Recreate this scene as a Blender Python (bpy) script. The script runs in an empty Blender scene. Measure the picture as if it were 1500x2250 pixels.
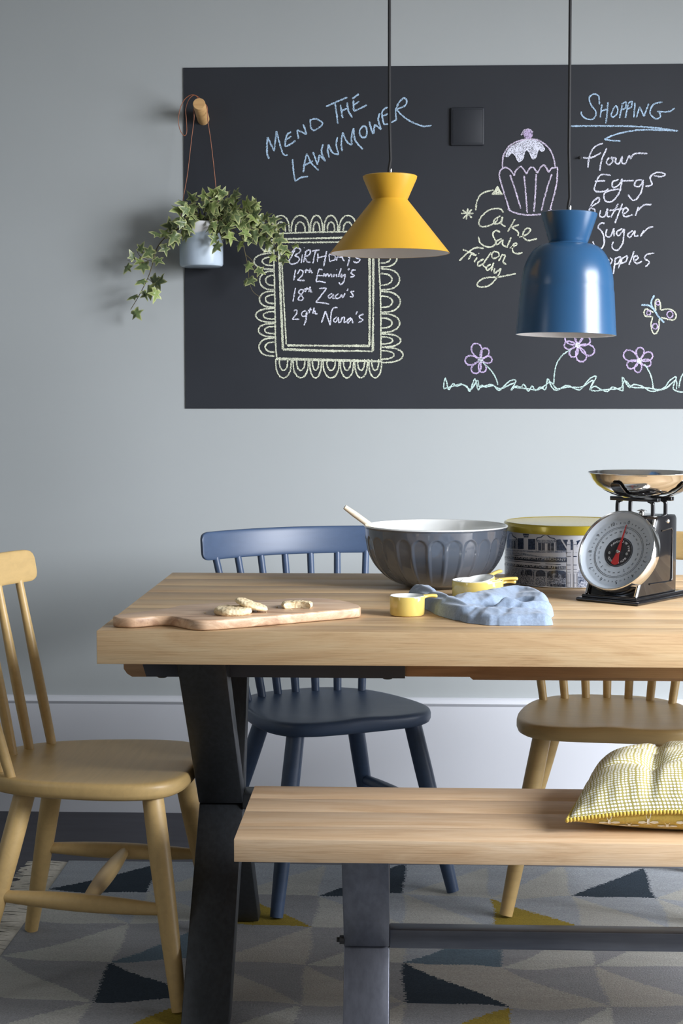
import bpy, bmesh, math, random
from mathutils import Vector, Matrix, noise
random.seed(7)
PI = math.pi
SC = bpy.context.scene
COL = SC.collection

# ------------------------------------------------------------------ camera
FPX, HC = 3600.0, 1.17
PITCH = math.atan(263 / FPX)
YAW = math.atan(145 * math.cos(PITCH) / FPX)
cd = bpy.data.cameras.new('camera'); cam = bpy.data.objects.new('camera', cd); COL.objects.link(cam)
cam.location = (0, 0, HC)
cam.rotation_euler = (PI / 2 - PITCH, 0, YAW)
cd.sensor_fit = 'HORIZONTAL'; cd.sensor_width = 36.0; cd.lens = 36.0 * FPX / 1500.0
cd.clip_start = 0.05; cd.clip_end = 60
SC.camera = cam

# ------------------------------------------------------------------ light
SC.view_settings.view_transform = 'Standard'
SC.view_settings.look = 'None'
SC.view_settings.gamma = 1
SC.view_settings.use_curve_mapping = False
SC.view_settings.exposure = 0.06
w = bpy.data.worlds.new('world'); SC.world = w; w.use_nodes = True
w.node_tree.nodes['Background'].inputs['Color'].default_value = (1.0, 0.985, 0.95, 1)
w.node_tree.nodes['Background'].inputs['Strength'].default_value = 0.175


def area(name, loc, target, sx, sy, power, col, spread=180):
    l = bpy.data.lights.new(name, 'AREA'); l.shape = 'RECTANGLE'; l.size = sx; l.size_y = sy
    l.energy = power; l.color = col; l.spread = math.radians(spread)
    o = bpy.data.objects.new(name, l); COL.objects.link(o); o.location = loc
    d = Vector(target) - Vector(loc)
    o.rotation_euler = d.to_track_quat('-Z', 'Y').to_euler()
    return o


area('window_daylight', (3.05, 1.75, 1.95), (0.05, 4.2, 0.0), 2.0, 1.3, 80, (0.92, 0.945, 1.0), 80)
area('low_right_fill', (3.1, 2.75, 0.85), (0.1, 3.6, 0.2), 1.3, 1.1, 25, (0.90, 0.94, 1.0), 120)  # unseen low fill lamp, added to brighten the skirting and bench; no door here
area('left_window_daylight', (-2.6, 1.2, 1.7), (0.1, 3.3, 1.0), 0.7, 1.2, 8, (0.95, 0.97, 1.0))


# ------------------------------------------------------------------ helpers
def ray(px, py):
    r = Vector((math.cos(YAW), math.sin(YAW), 0))
    f = Vector((-math.sin(YAW) * math.cos(PITCH), math.cos(YAW) * math.cos(PITCH), -math.sin(PITCH)))
    u = r.cross(f)
    return f + r * ((px - 750) / FPX) - u * ((py - 1125) / FPX)


def aty(px, py, Y):
    d = ray(px, py); return Vector((0, 0, HC)) + d * (Y / d.y)


def atz(px, py, z):
    d = ray(px, py); return Vector((0, 0, HC)) + d * ((z - HC) / d.z)


def s2l(c):
    c = c / 255.0
    return c / 12.92 if c <= 0.04045 else ((c + 0.055) / 1.055) ** 2.4


def rgb(r, g, b):
    return (s2l(r), s2l(g), s2l(b), 1)


class NT:
    def __init__(s, name):
        s.m = bpy.data.materials.new(name); s.m.use_nodes = True
        s.t = s.m.node_tree; s.b = s.t.nodes['Principled BSDF']

    def n(s, typ, **kw):
        nd = s.t.nodes.new(typ)
        for k, v in kw.items():
            if k in nd.inputs: nd.inputs[k].default_value = v
            else: setattr(nd, k, v)
        return nd

    def l(s, a, b): s.t.links.new(a, b)

    def coords(s, scale=(1, 1, 1), kind='Object', rot=(0, 0, 0), rnd=False):
        tc = s.n('ShaderNodeTexCoord'); mp = s.n('ShaderNodeMapping')
        mp.inputs['Scale'].default_value = scale; mp.inputs['Rotation'].default_value = rot
        s.l(tc.outputs[kind], mp.inputs['Vector'])
        if rnd:
            oi = s.n('ShaderNodeObjectInfo'); ml = s.n('ShaderNodeMath', operation='MULTIPLY'); ml.inputs[1].default_value = 37.0
            cb = s.n('ShaderNodeCombineXYZ'); s.l(oi.outputs['Random'], ml.inputs[0])
            for q in range(3): s.l(ml.outputs[0], cb.inputs[q])
            s.l(cb.outputs[0], mp.inputs['Location'])
        return mp.outputs[0]

    def noise(s, vec, scale, detail=3, rough=0.5, dist=0.0):
        nd = s.n('ShaderNodeTexNoise'); nd.inputs['Scale'].default_value = scale
        nd.inputs['Detail'].default_value = detail; nd.inputs['Roughness'].default_value = rough
        nd.inputs['Distortion'].default_value = dist
        s.l(vec, nd.inputs['Vector']); return nd.outputs['Fac']

    def ramp(s, fac, stops):
        r = s.n('ShaderNodeValToRGB'); e = r.color_ramp.elements
        while len(e) < len(stops): e.new(0.5)
        for i, (p, c) in enumerate(stops): e[i].position = p; e[i].color = c
        s.l(fac, r.inputs[0]); return r.outputs[0]

    def mix(s, fac, a, b, mode='MIX'):
        m = s.n('ShaderNodeMixRGB', blend_type=mode)
        for i, v in ((0, fac), (1, a), (2, b)):
            if hasattr(v, 'links'): s.l(v, m.inputs[i])
            else: m.inputs[i].default_value = v
        return m.outputs[0]

    def bump(s, h, strength=0.2, dist=0.002):
        b = s.n('ShaderNodeBump'); b.inputs['Strength'].default_value = strength; b.inputs['Distance'].default_value = dist
        s.l(h, b.inputs['Height']); s.l(b.outputs[0], s.b.inputs['Normal'])

    def col(s, v):
        if hasattr(v, 'links'): s.l(v, s.b.inputs['Base Color'])
        else: s.b.inputs['Base Color'].default_value = v

    def set(s, **kw):
        for k, v in kw.items(): s.b.inputs[k.replace('_', ' ')].default_value = v


def plain(name, c, rough=0.5, var=0.06, scale=30, metallic=0, bump=0.0, coat=0, spec=0.5):
    m = NT(name); v = m.coords()
    f = m.noise(v, scale, 3)
    dk = tuple(x * (1 - var) for x in c[:3]) + (1,); lt = tuple(min(1, x * (1 + var)) for x in c[:3]) + (1,)
    m.col(m.ramp(f, [(0.3, dk), (0.7, lt)])); m.set(Roughness=rough, Metallic=metallic, Coat_Weight=coat)
    m.b.inputs['Specular IOR Level'].default_value = spec
    if bump: m.bump(m.noise(v, scale * 6, 4), bump, 0.001)
    return m.m


def wood(name, dark, mid, light, grain=1.0, rough=0.5, bumpk=0.15, axis='x', rnd=True, fine=1.0):
    m = NT(name)
    sc = {'x': (1.0, 9, 9), 'z': (9, 9, 1.0), 'y': (9, 1.0, 9)}[axis]
    v = m.coords(sc, rnd=rnd)
    f1 = m.noise(v, 2.2 * grain, 6, 0.6, 1.6)
    sc2 = tuple(1.6 if q == 1.0 else 70 for q in sc)
    f2 = m.noise(m.coords(sc2, rnd=rnd), 5 * fine, 3, 0.7, 0.3)
    a = m.ramp(f1, [(0.25, dark), (0.5, mid), (0.75, light)])
    b = m.ramp(f2, [(0.30, (0.60, 0.50, 0.42, 1)), (0.46, (1, 1, 1, 1))])
    c = m.mix(0.45, a, b, 'MULTIPLY')
    oi = m.n('ShaderNodeObjectInfo')
    t = m.ramp(oi.outputs['Random'], [(0, (0.86, 0.84, 0.82, 1)), (1, (1.08, 1.06, 1.03, 1))])
    if rnd: c = m.mix(1.0, c, t, 'MULTIPLY')
    m.col(c); m.set(Roughness=rough)
    m.bump(f2, bumpk, 0.002)
    return m.m


M = {}
M['wall'] = plain('wall_paint', rgb(168, 173, 174), 0.85, 0.015, 2.5, bump=0.04, spec=0.2)
M['skirt'] = plain('skirting_paint', rgb(212, 215, 222), 0.45, 0.02, 3, bump=0.04)
M['ceiling'] = plain('ceiling_paint', rgb(225, 225, 222), 0.9, 0.01, 3)
M['board'] = plain('blackboard_paint', rgb(40, 43, 49), 0.55, 0.07, 4, bump=0.05, spec=0.35)
M['mustard'] = None


def floor_mat():
    m = NT('floor_paint'); v = m.coords((1, 6, 1))
    m.col(m.ramp(m.noise(v, 4, 5), [(0.3, rgb(52, 52, 60)), (0.7, rgb(68, 68, 78))])); m.set(Roughness=0.5)
    m.bump(m.noise(v, 60, 3), 0.1, 0.001); return m.m


M['floor'] = floor_mat()


def painted_wood(name, c, rough=0.42, axis='x'):
    m = NT(name)
    sc = {'x': (1, 14, 14), 'z': (14, 14, 1)}[axis]
    f = m.noise(m.coords(sc), 5, 4, 0.6, 0.6)
    dk = tuple(x * 0.94 for x in c[:3]) + (1,); lt = tuple(x * 1.03 for x in c[:3]) + (1,)
    m.col(m.ramp(f, [(0.35, dk), (0.6, lt)])); m.set(Roughness=rough); m.bump(f, 0.10, 0.001)
    return m.m


M['mustard'] = painted_wood('mustard_chair_paint', rgb(194, 164, 110))
M['navy'] = painted_wood('navy_chair_paint', rgb(62, 80, 108))
M['oak'] = wood('oak_top', rgb(182, 148, 110), rgb(206, 176, 136), rgb(218, 194, 156), 1.0, 0.5, 0.25)
M['oak_bench'] = wood('oak_bench', rgb(200, 164, 126), rgb(224, 194, 158), rgb(236, 212, 182), 1.1, 0.5, 0.25)
M['oak_rail'] = wood('oak_rail', rgb(150, 116, 84), rgb(180, 144, 108), rgb(196, 162, 124), 1.2, 0.55, 0.2)
M['acacia'] = wood('acacia', rgb(142, 104, 80), rgb(206, 172, 140), rgb(238, 216, 188), 1.2, 0.42, 0.1, rnd=False)
M['beech'] = wood('beech', rgb(190, 148, 98), rgb(205, 165, 112), rgb(214, 176, 124), 3, 0.5, 0.05, rnd=False)
M['spoonwood'] = wood('spoon_wood', rgb(222, 206, 180), rgb(232, 218, 194), rgb(238, 226, 206), 3, 0.55, 0.05, rnd=False)


def steel(name, lo, hi, rough, metallic=0.85, sc=(30, 30, 1)):
    m = NT(name)
    f = m.noise(m.coords(sc), 4, 4, 0.6); g = m.noise(m.coords(), 14, 4)
    c = m.ramp(f, [(0.3, lo), (0.7, hi)])
    c = m.mix(0.5, c, m.ramp(g, [(0.35, (0.75, 0.75, 0.75, 1)), (0.65, (1, 1, 1, 1))]), 'MULTIPLY')
    m.col(c); m.set(Metallic=metallic, Roughness=rough)
    return m.m


M['iron'] = steel('dark_steel', rgb(48, 51, 54), rgb(60, 63, 68), 0.42, 0.4)
M['steel_bar'] = steel('brushed_steel_bar', rgb(96, 99, 108), rgb(110, 113, 122), 0.36, 0.75, (1.5, 20, 20))
M['bearer'] = plain('bearer_paint', rgb(66, 70, 80), 0.5, 0.05, 20)
M['steel'] = steel('brushed_steel', rgb(104, 107, 117), rgb(120, 123, 134), 0.38, 0.75, (20, 20, 1.5))
M['chrome'] = plain('chrome', (0.78, 0.77, 0.75, 1), 0.12, 0.03, 20, metallic=1)
M['black_gloss'] = plain('black_enamel', rgb(26, 26, 28), 0.14, 0.05, 20, coat=0.5)
M['black'] = plain('black_plastic', rgb(22, 22, 24), 0.5, 0.05, 20)
M['dial'] = plain('dial_face', rgb(176, 186, 196), 0.5, 0.01, 20)
M['dial_dark'] = plain('dial_centre', rgb(40, 40, 44), 0.4, 0.03, 20)
M['ink'] = plain('dial_ink', rgb(52, 56, 64), 0.6, 0.03, 20)
M['red'] = plain('red_pointer', rgb(168, 44, 44), 0.4, 0.03, 20)
M['white_ink'] = plain('white_ink', rgb(225, 225, 228), 0.5, 0.02, 20)
M['lamp_yellow'] = plain('yellow_shade_paint', rgb(212, 163, 50), 0.40, 0.02, 12, spec=0.4)
M['lamp_blue'] = plain('blue_shade_paint', rgb(44, 84, 122), 0.27, 0.02, 12)
M['lamp_white'] = plain('shade_lining', rgb(242, 243, 246), 0.6, 0.02, 12)
M['cord'] = plain('black_flex', rgb(26, 26, 28), 0.7, 0.1, 200)
M['bowl_grey'] = plain('grey_glaze', rgb(84, 91, 102), 0.08, 0.04, 12, coat=0.6)
M['bowl_white'] = plain('white_glaze', rgb(226, 228, 226), 0.16, 0.01, 12, coat=0.4)
M['cup_yellow'] = plain('yellow_glaze', rgb(222, 196, 108), 0.14, 0.03, 20, coat=0.5)
M['tin_lid'] = plain('mustard_lid', rgb(190, 168, 44), 0.25, 0.03, 14, metallic=0.3, coat=0.4)
M['tin_white'] = plain('tin_white', rgb(206, 208, 216), 0.22, 0.02, 14, coat=0.4)
M['soil'] = plain('soil', rgb(48, 38, 30), 0.95, 0.4, 60, bump=0.5)
M['leather'] = plain('leather_cord', rgb(150, 92, 62), 0.6, 0.12, 80)
M['vine'] = plain('vine_stem', rgb(92, 82, 52), 0.7, 0.2, 60)
M['glass_bulb'] = plain('bulb_glass', rgb(235, 235, 230), 0.2, 0.02, 10)


def tin_ink_mat(name, a, b, sc):
    m = NT(name); f = m.noise(m.coords(), sc, 4, 0.75)
    m.col(m.ramp(f, [(0.42, a), (0.58, b)])); m.set(Roughness=0.24, Coat_Weight=0.4); return m.m


M['ink_navy'] = tin_ink_mat('print_navy', rgb(34, 44, 66), rgb(64, 76, 100), 260)
M['ink_mid'] = tin_ink_mat('print_grey', rgb(108, 116, 136), rgb(172, 178, 192), 330)
M['ink_crowd'] = tin_ink_mat('print_speckle', rgb(44, 58, 84), rgb(190, 196, 210), 420)
M['ink_sign'] = tin_ink_mat('print_sign', rgb(42, 48, 60), rgb(58, 64, 78), 200)


def chalk_mat(name, c):
    m = NT(name); v = m.coords()
    f = m.noise(v, 520, 2, 0.6); g = m.noise(v, 60, 2)
    ad = m.n('ShaderNodeMath', operation='ADD'); m.l(f, ad.inputs[0])
    mu = m.n('ShaderNodeMath', operation='MULTIPLY'); mu.inputs[1].default_value = 0.25; m.l(g, mu.inputs[0]); m.l(mu.outputs[0], ad.inputs[1])
    bd = rgb(40, 43, 49)
    mid = tuple((a * 0.16 + b * 0.84) for a, b in zip(c, bd))
    m.col(m.ramp(ad.outputs[0], [(0.545, mid), (0.62, c)])); m.set(Roughness=0.95); m.b.inputs['Specular IOR Level'].default_value = 0.1
    return m.m


M['ch_blue'] = chalk_mat('chalk_blue', rgb(178, 206, 232))
M['ch_white'] = chalk_mat('chalk_white', rgb(222, 224, 240))
M['ch_cream'] = chalk_mat('chalk_cream', rgb(218, 222, 200))
M['ch_lilac'] = chalk_mat('chalk_lilac', rgb(206, 196, 218))
M['ch_purple'] = chalk_mat('chalk_purple', rgb(196, 178, 216))
M['ch_mint'] = chalk_mat('chalk_mint', rgb(196, 222, 218))


def glaze_pot():
    m = NT('dipped_pot_glaze'); tc = m.n('ShaderNodeTexCoord'); sp = m.n('ShaderNodeSeparateXYZ'); m.l(tc.outputs['Object'], sp.inputs[0])
    ns = m.noise(tc.outputs['Object'], 14, 2)
    a = m.n('ShaderNodeMath', operation='MULTIPLY_ADD'); m.l(sp.outputs['X'], a.inputs[0]); a.inputs[1].default_value = -0.28; m.l(sp.outputs['Z'], a.inputs[2])
    b = m.n('ShaderNodeMath', operation='MULTIPLY_ADD'); m.l(ns, b.inputs[0]); b.inputs[1].default_value = 0.03; m.l(a.outputs[0], b.inputs[2])
    st = m.n('ShaderNodeMapRange'); m.l(b.outputs[0], st.inputs[0]); st.inputs[1].default_value = 0.098; st.inputs[2].default_value = 0.102
    blue = m.ramp(m.noise(m.coords((1, 1, 0.4)), 18, 3), [(0.3, rgb(168, 184, 200)), (0.7, rgb(192, 206, 218))])
    m.col(m.mix(st.outputs[0], blue, rgb(226, 228, 230))); m.set(Roughness=0.3)
    return m.m


M['pot'] = glaze_pot()


def leaf_mat():
    m = NT('ivy_leaf'); at = m.n('ShaderNodeAttribute'); at.attribute_name = 'edge'
    oi = m.n('ShaderNodeObjectInfo')
    base = m.ramp(oi.outputs['Random'], [(0, rgb(44, 62, 46)), (0.45, rgb(66, 88, 54)), (0.8, rgb(104, 124, 64)), (1, rgb(138, 156, 84))])
    ns = m.noise(m.coords(), 90, 3)
    base = m.mix(0.3, base, m.ramp(ns, [(0.4, rgb(60, 84, 48)), (0.6, rgb(170, 180, 120))]))
    ed = m.ramp(at.outputs['Fac'], [(0.62, (0, 0, 0, 1)), (0.95, (1, 1, 1, 1))])
    m.col(m.mix(ed, base, rgb(172, 178, 122))); m.set(Roughness=0.4)
    return m.m


M['leaf'] = leaf_mat()


def cookie_mat():
    m = NT('oat_cookie'); v = m.coords(); f = m.noise(v, 90, 5, 0.7)
    vo = m.n('ShaderNodeTexVoronoi'); vo.inputs['Scale'].default_value = 160; m.l(v, vo.inputs['Vector'])
    m.col(m.ramp(f, [(0.25, rgb(196, 160, 112)), (0.5, rgb(232, 212, 172)), (0.8, rgb(242, 230, 200))])); m.set(Roughness=0.9)
    m.bump(vo.outputs['Distance'], 0.7, 0.002); return m.m


M['cookie'] = cookie_mat()


def cloth_mat(name, c, sc=900):
    m = NT(name)
    wv = m.n('ShaderNodeTexWave'); wv.inputs['Scale'].default_value = sc; m.l(m.coords(), wv.inputs['Vector'])
    f = m.noise(m.coords(), 220, 4, 0.7)
    dk = tuple(x * 0.8 for x in c[:3]) + (1,); lt = tuple(min(1, x * 1.12) for x in c[:3]) + (1,)
    m.col(m.ramp(f, [(0.3, dk), (0.7, lt)])); m.set(Roughness=0.9, Sheen_Weight=0.2)
    m.bump(f, 0.35, 0.001); return m.m


M['napkin'] = cloth_mat('blue_linen', rgb(142, 160, 184))
M['cushion_under'] = cloth_mat('mustard_cotton', rgb(196, 172, 76))
M['trim'] = cloth_mat('mustard_trim', rgb(206, 180, 78))
M['bee'] = plain('bee_print', rgb(232, 234, 226), 0.9, 0.02, 30)


def dots_mat():
    m = NT('dotted_cotton'); tc = m.n('ShaderNodeTexCoord'); uv = tc.outputs['UV']
    # rows of round dots on an olive ground, with an olive gap after every third column
    sp = m.n('ShaderNodeSeparateXYZ'); m.l(uv, sp.inputs[0])

    def mt(op, a, b=None, c=None):
        nd = m.n('ShaderNodeMath', operation=op)
        for i, v in enumerate((a, b, c)):
            if v is None: continue
            if hasattr(v, 'links'): m.l(v, nd.inputs[i])
            else: nd.inputs[i].default_value = v
        return nd.outputs[0]
    U = mt('MULTIPLY', sp.outputs['X'], 66.0); V = mt('MULTIPLY', sp.outputs['Y'], 62.0)
    fu = mt('SUBTRACT', mt('FRACT', U), 0.5); fv = mt('SUBTRACT', mt('FRACT', V), 0.5)
    wn = m.n('ShaderNodeTexWhiteNoise', noise_dimensions='1D'); m.l(mt('FLOOR', U), wn.inputs['W'])
    fu2 = mt('ADD', fu, mt('MULTIPLY', mt('SUBTRACT', wn.outputs['Value'], 0.5), 0.20))
    d = mt('SQRT', mt('ADD', mt('MULTIPLY', fu2, fu2), mt('MULTIPLY', fv, fv)))
    g = mt('GREATER_THAN', wn.outputs['Value'], -1.0)
    dot = mt('MULTIPLY', mt('LESS_THAN', d, 0.375), g)
    m.col(m.mix(dot, rgb(170, 160, 92), rgb(240, 240, 232))); m.set(Roughness=0.9)
    m.bump(m.noise(m.coords(), 300, 3), 0.2, 0.001)
    return m.m


M['dots'] = dots_mat()


def rug_mat(name, c):
    m = NT(name); v = m.coords((1, 1, 1))
    f = m.noise(v, 260, 4, 0.8); g = m.noise(m.coords((1, 5, 1)), 7, 3)
    dk = tuple(x * 0.72 for x in c[:3]) + (1,); lt = tuple(min(1, x * 1.25) for x in c[:3]) + (1,)
    a = m.ramp(f, [(0.3, dk), (0.7, lt)])
    a = m.mix(0.6, a, m.ramp(g, [(0.3, (0.88, 0.88, 0.88, 1)), (0.7, (1.05, 1.05, 1.05, 1))]), 'MULTIPLY')
    m.col(a); m.set(Roughness=0.98); m.b.inputs['Specular IOR Level'].default_value = 0.1
    m.bump(f, 0.6, 0.003); return m.m


RUG = {'L': rug_mat('rug_ivory', rgb(170, 170, 165)), 'M': rug_mat('rug_grey', rgb(142, 143, 146)),
       'B': rug_mat('rug_pale_blue', rgb(156, 161, 167)), 'D': rug_mat('rug_ink_blue', rgb(50, 60, 70)),
       'T': rug_mat('rug_teal', rgb(92, 108, 120)), 'Y': rug_mat('rug_mustard', rgb(146, 128, 54)),
       'W': rug_mat('rug_stone', rgb(164, 161, 155))}


# ------------------------------------------------------------------ mesh tools
def finish(bm, name, mats, parent=None, loc=None, smooth=40, recalc=True):
    if recalc: bmesh.ops.recalc_face_normals(bm, faces=bm.faces[:])
    me = bpy.data.meshes.new(name)
    if smooth:
        a = math.radians(smooth)
        for e in bm.edges:
            e.smooth = not (len(e.link_faces) == 2 and e.calc_face_angle(0) > a)
        for f in bm.faces: f.smooth = True
    bm.to_mesh(me); bm.free()
    for mm in (mats if isinstance(mats, (list, tuple)) else [mats]): me.materials.append(mm)
    o = bpy.data.objects.new(name, me); COL.objects.link(o)
    if parent is not None: o.parent = parent
    if loc is not None: o.location = loc
    return o


def tag(o, label=None, cat=None, group=None, kind=None):
    if label: o['label'] = label
    if cat: o['category'] = cat
    if group: o['group'] = group
    if kind: o['kind'] = kind
    return o


def empty(name, loc, rz=0, label=None, cat=None, group=None):
    o = bpy.data.objects.new(name, None); COL.objects.link(o); o.location = loc; o.rotation_euler = (0, 0, rz)
    o.empty_display_size = 0.05
    return tag(o, label, cat, group)


def box(bm, x0, x1, y0, y1, z0, z1, bev=0.0, mi=0, seg=2):
    t = bmesh.new()
    r = bmesh.ops.create_cube(t, size=1)
    for v in t.verts: v.co = Vector(((x0 + x1) / 2 + v.co.x * (x1 - x0), (y0 + y1) / 2 + v.co.y * (y1 - y0), (z0 + z1) / 2 + v.co.z * (z1 - z0)))
    if bev: bmesh.ops.bevel(t, geom=t.edges[:], offset=bev, segments=seg, affect='EDGES', profile=0.5)
    for f in t.faces: f.material_index = mi
    merge(bm, t)


def merge(bm, t):
    me = bpy.data.meshes.new('tmp'); t.to_mesh(me); t.free(); bm.from_mesh(me); bpy.data.meshes.remove(me)


def tube(bm, pts, rad, seg=12, mi=0, caps=True, flat=1.0):
    pts = [Vector(p) for p in pts]; n = len(pts)
    if not hasattr(rad, '__len__'): rad = [rad] * n
    rings = []; prev = None
    for i, p in enumerate(pts):
        t = (pts[min(i + 1, n - 1)] - pts[max(i - 1, 0)]).normalized()
        if prev is None:
            a = Vector((0, 0, 1)) if abs(t.z) < 0.9 else Vector((1, 0, 0)); u = t.cross(a).normalized()
        else: u = (prev - t * prev.dot(t)).normalized()
        prev = u; v = t.cross(u)
        rings.append([bm.verts.new(p + (u * math.cos(2 * PI * k / seg) + v * math.sin(2 * PI * k / seg) * flat) * rad[i]) for k in range(seg)])
    for a, b in zip(rings, rings[1:]):
        for k in range(seg):
            f = bm.faces.new((a[k], a[(k + 1) % seg], b[(k + 1) % seg], b[k])); f.material_index = mi
    if caps:
        f = bm.faces.new(rings[0][::-1]); f.material_index = mi
        f = bm.faces.new(rings[-1]); f.material_index = mi


def lathe(bm, prof, seg=64, mi=0, close=True, fn=None, mfun=None):
    """prof: list of (r, z); r == 0 ends make poles."""
    rings = []
    for j, (r, z) in enumerate(prof):
        if r <= 1e-6: rings.append([bm.verts.new((0, 0, z))])
        else:
            rg = []
            for k in range(seg):
                a = 2 * PI * k / seg; rr = r + (fn(a, r, z, j) if fn else 0)
                rg.append(bm.verts.new((rr * math.cos(a), rr * math.sin(a), z)))
            rings.append(rg)
    for j, (a, b) in enumerate(zip(rings, rings[1:])):
        for k in range(seg):
            k2 = (k + 1) % seg
            if len(a) == 1 and len(b) == 1: continue
            if len(a) == 1: f = bm.faces.new((a[0], b[k2], b[k]))
            elif len(b) == 1: f = bm.faces.new((a[k], a[k2], b[0]))
            else: f = bm.faces.new((a[k], a[k2], b[k2], b[k]))
            f.material_index = mfun(j) if mfun else mi


def prism(bm, outline, z0, z1, bev=0.0, mi=0, seg=2, subdiv=False):
    t = bmesh.new()
    vs = [t.verts.new((x, y, z0)) for x, y in outline]
    f = t.faces.new(vs)
    r = bmesh.ops.extrude_face_region(t, geom=[f])
    top = [e for e in r['geom'] if isinstance(e, bmesh.types.BMVert)]
    for v in top: v.co.z = z1
    bmesh.ops.recalc_face_normals(t, faces=t.faces[:])
    if bev:
        es = [e for e in t.edges if abs(e.verts[0].co.z - e.verts[1].co.z) < 1e-6]
        bmesh.ops.bevel(t, geom=es, offset=bev, segments=seg, affect='EDGES', profile=0.5)
    for f in t.faces: f.material_index = mi
    merge(bm, t)


def spline(pts, n=8, closed=False):
    pts = [Vector(p) for p in pts]; out = []; N = len(pts)
    rng = N if closed else N - 1
    for i in range(rng):
        if closed: p0, p1, p2, p3 = (pts[(i - 1) % N], pts[i], pts[(i + 1) % N], pts[(i + 2) % N])
        else: p0, p1, p2, p3 = (pts[max(i - 1, 0)], pts[i], pts[i + 1], pts[min(i + 2, N - 1)])
        for k in range(n):
            t = k / n
            out.append(0.5 * ((2 * p1) + (-p0 + p2) * t + (2 * p0 - 5 * p1 + 4 * p2 - p3) * t * t + (-p0 + 3 * p1 - 3 * p2 + p3) * t ** 3))
    if not closed: out.append(pts[-1])
    return out


def xf(bm, mat):
    bmesh.ops.transform(bm, matrix=mat, verts=bm.verts[:])


def text_bm(body, size, align='CENTER', extrude=0.0):
    cu = bpy.data.curves.new('txt', 'FONT'); cu.body = body; cu.size = size; cu.align_x = align; cu.align_y = 'CENTER'
    cu.resolution_u = 3; cu.extrude = extrude
    ob = bpy.data.objects.new('txt', cu); COL.objects.link(ob)
    bpy.context.view_layer.update()
    me = bpy.data.meshes.new_from_object(ob)
    bm = bmesh.new(); bm.from_mesh(me)
    bpy.data.objects.remove(ob); bpy.data.curves.remove(cu); bpy.data.meshes.remove(me)
    return bm


# ------------------------------------------------------------------ room
YW = 4.494
XL, XR, YF, ZC = -2.7, 3.3, -0.9, 2.75


def struct(name, bm, m, smooth=0):
    return tag(finish(bm, name, m, smooth=smooth), kind='structure')


b = bmesh.new(); box(b, XL, XR, YW, YW + 0.12, 0, ZC); struct('wall_back', b, M['wall'])
b = bmesh.new(); box(b, XL - 0.12, XL, YF, YW + 0.12, 0, ZC); struct('wall_left', b, M['wall'])
b = bmesh.new()
wy0, wy1, wz0, wz1 = 0.7, 2.8, 0.9, 2.6
box(b, XR, XR + 0.14, YF, wy0, 0, ZC); box(b, XR, XR + 0.14, wy1, YW + 0.12, 0, ZC)
box(b, XR, XR + 0.14, wy0, wy1, 0, wz0); box(b, XR, XR + 0.14, wy0, wy1, wz1, ZC)
struct('wall_right', b, M['wall'])
b = bmesh.new(); box(b, XL, XR, YF, YW + 0.1, -0.05, 0); struct('floor', b, M['floor'])
b = bmesh.new(); box(b, XL, XR, YF, YW + 0.1, ZC, ZC + 0.1); struct('ceiling', b, M['ceiling'])
wf = bmesh.new()
for (a, c, d, e) in ((wy0, wy1, wz0, wz0 + 0.06), (wy0, wy1, wz1 - 0.06, wz1), (wy0, wy0 + 0.06, wz0 + 0.06, wz1 - 0.06), (wy1 - 0.06, wy1, wz0 + 0.06, wz1 - 0.06), (1.72, 1.78, wz0 + 0.06, wz1 - 0.06)):
    box(wf, XR + 0.03, XR + 0.09, a, c, d, e)
struct('window_1', wf, M['skirt'])

# skirting board with a rounded bead on top; painted to a ragged line at the floor
b = bmesh.new()
prof = [(YW, 0.0), (YW - 0.020, 0.0), (YW - 0.020, 0.306), (YW - 0.023, 0.309), (YW - 0.026, 0.3145), (YW - 0.023, 0.320), (YW - 0.014, 0.3255), (YW, 0.327)]
vs0 = [b.verts.new((XL, y, z)) for y, z in prof]; vs1 = [b.verts.new((XR, y, z)) for y, z in prof]
for i in range(len(prof)):
    j = (i + 1) % len(prof); b.faces.new((vs0[i], vs0[j], vs1[j], vs1[i]))
struct('baseboard_back', b, M['skirt'], 30)

# ------------------------------------------------------------------ blackboard
def wp(px, py, d=0.0):
    p = aty(px, py, YW - d); return p


bl = aty(408, 897.5, YW); tl = aty(408, 148, YW)
BX0, BX1, BZ0, BZ1 = bl.x, 1.75, bl.z, tl.z - 0.0015
board = empty('blackboard', (0.5 * (BX0 + BX1), YW - 0.002, BZ0), 0,
              'wide black chalkboard panel painted on the pale grey wall, covered in coloured chalk writing', 'blackboard')


def part(bm, name, mats, root, smooth=40, label=None, kind=None, recalc=True):
    """bm is in world coordinates; the part is parented to root."""
    o = finish(bm, name, mats, None, smooth=smooth, recalc=recalc)
    mw = Matrix.Translation(root.location) @ root.rotation_euler.to_matrix().to_4x4()
    o.data.transform(mw.inverted()); o.parent = root
    if label: o['label'] = label
    if kind: o['kind'] = kind
    return o


b = bmesh.new(); box(b, BX0, BX1, YW - 0.003, YW + 0.002, BZ0, BZ1)
part(b, 'board_panel', M['board'], board, 0)

# strokes: each list is (x, y) in the frame of the sketch they were traced from
A_ = (560, 180, 3.75); C_ = (960, 170, 2.7778); D_ = (540, 440, 3.947); E_ = (960, 620, 2.7778)


def wob(p, k): return noise.noise(Vector((p.x * 400, p.z * 400, k)))


SN = [0]


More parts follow.
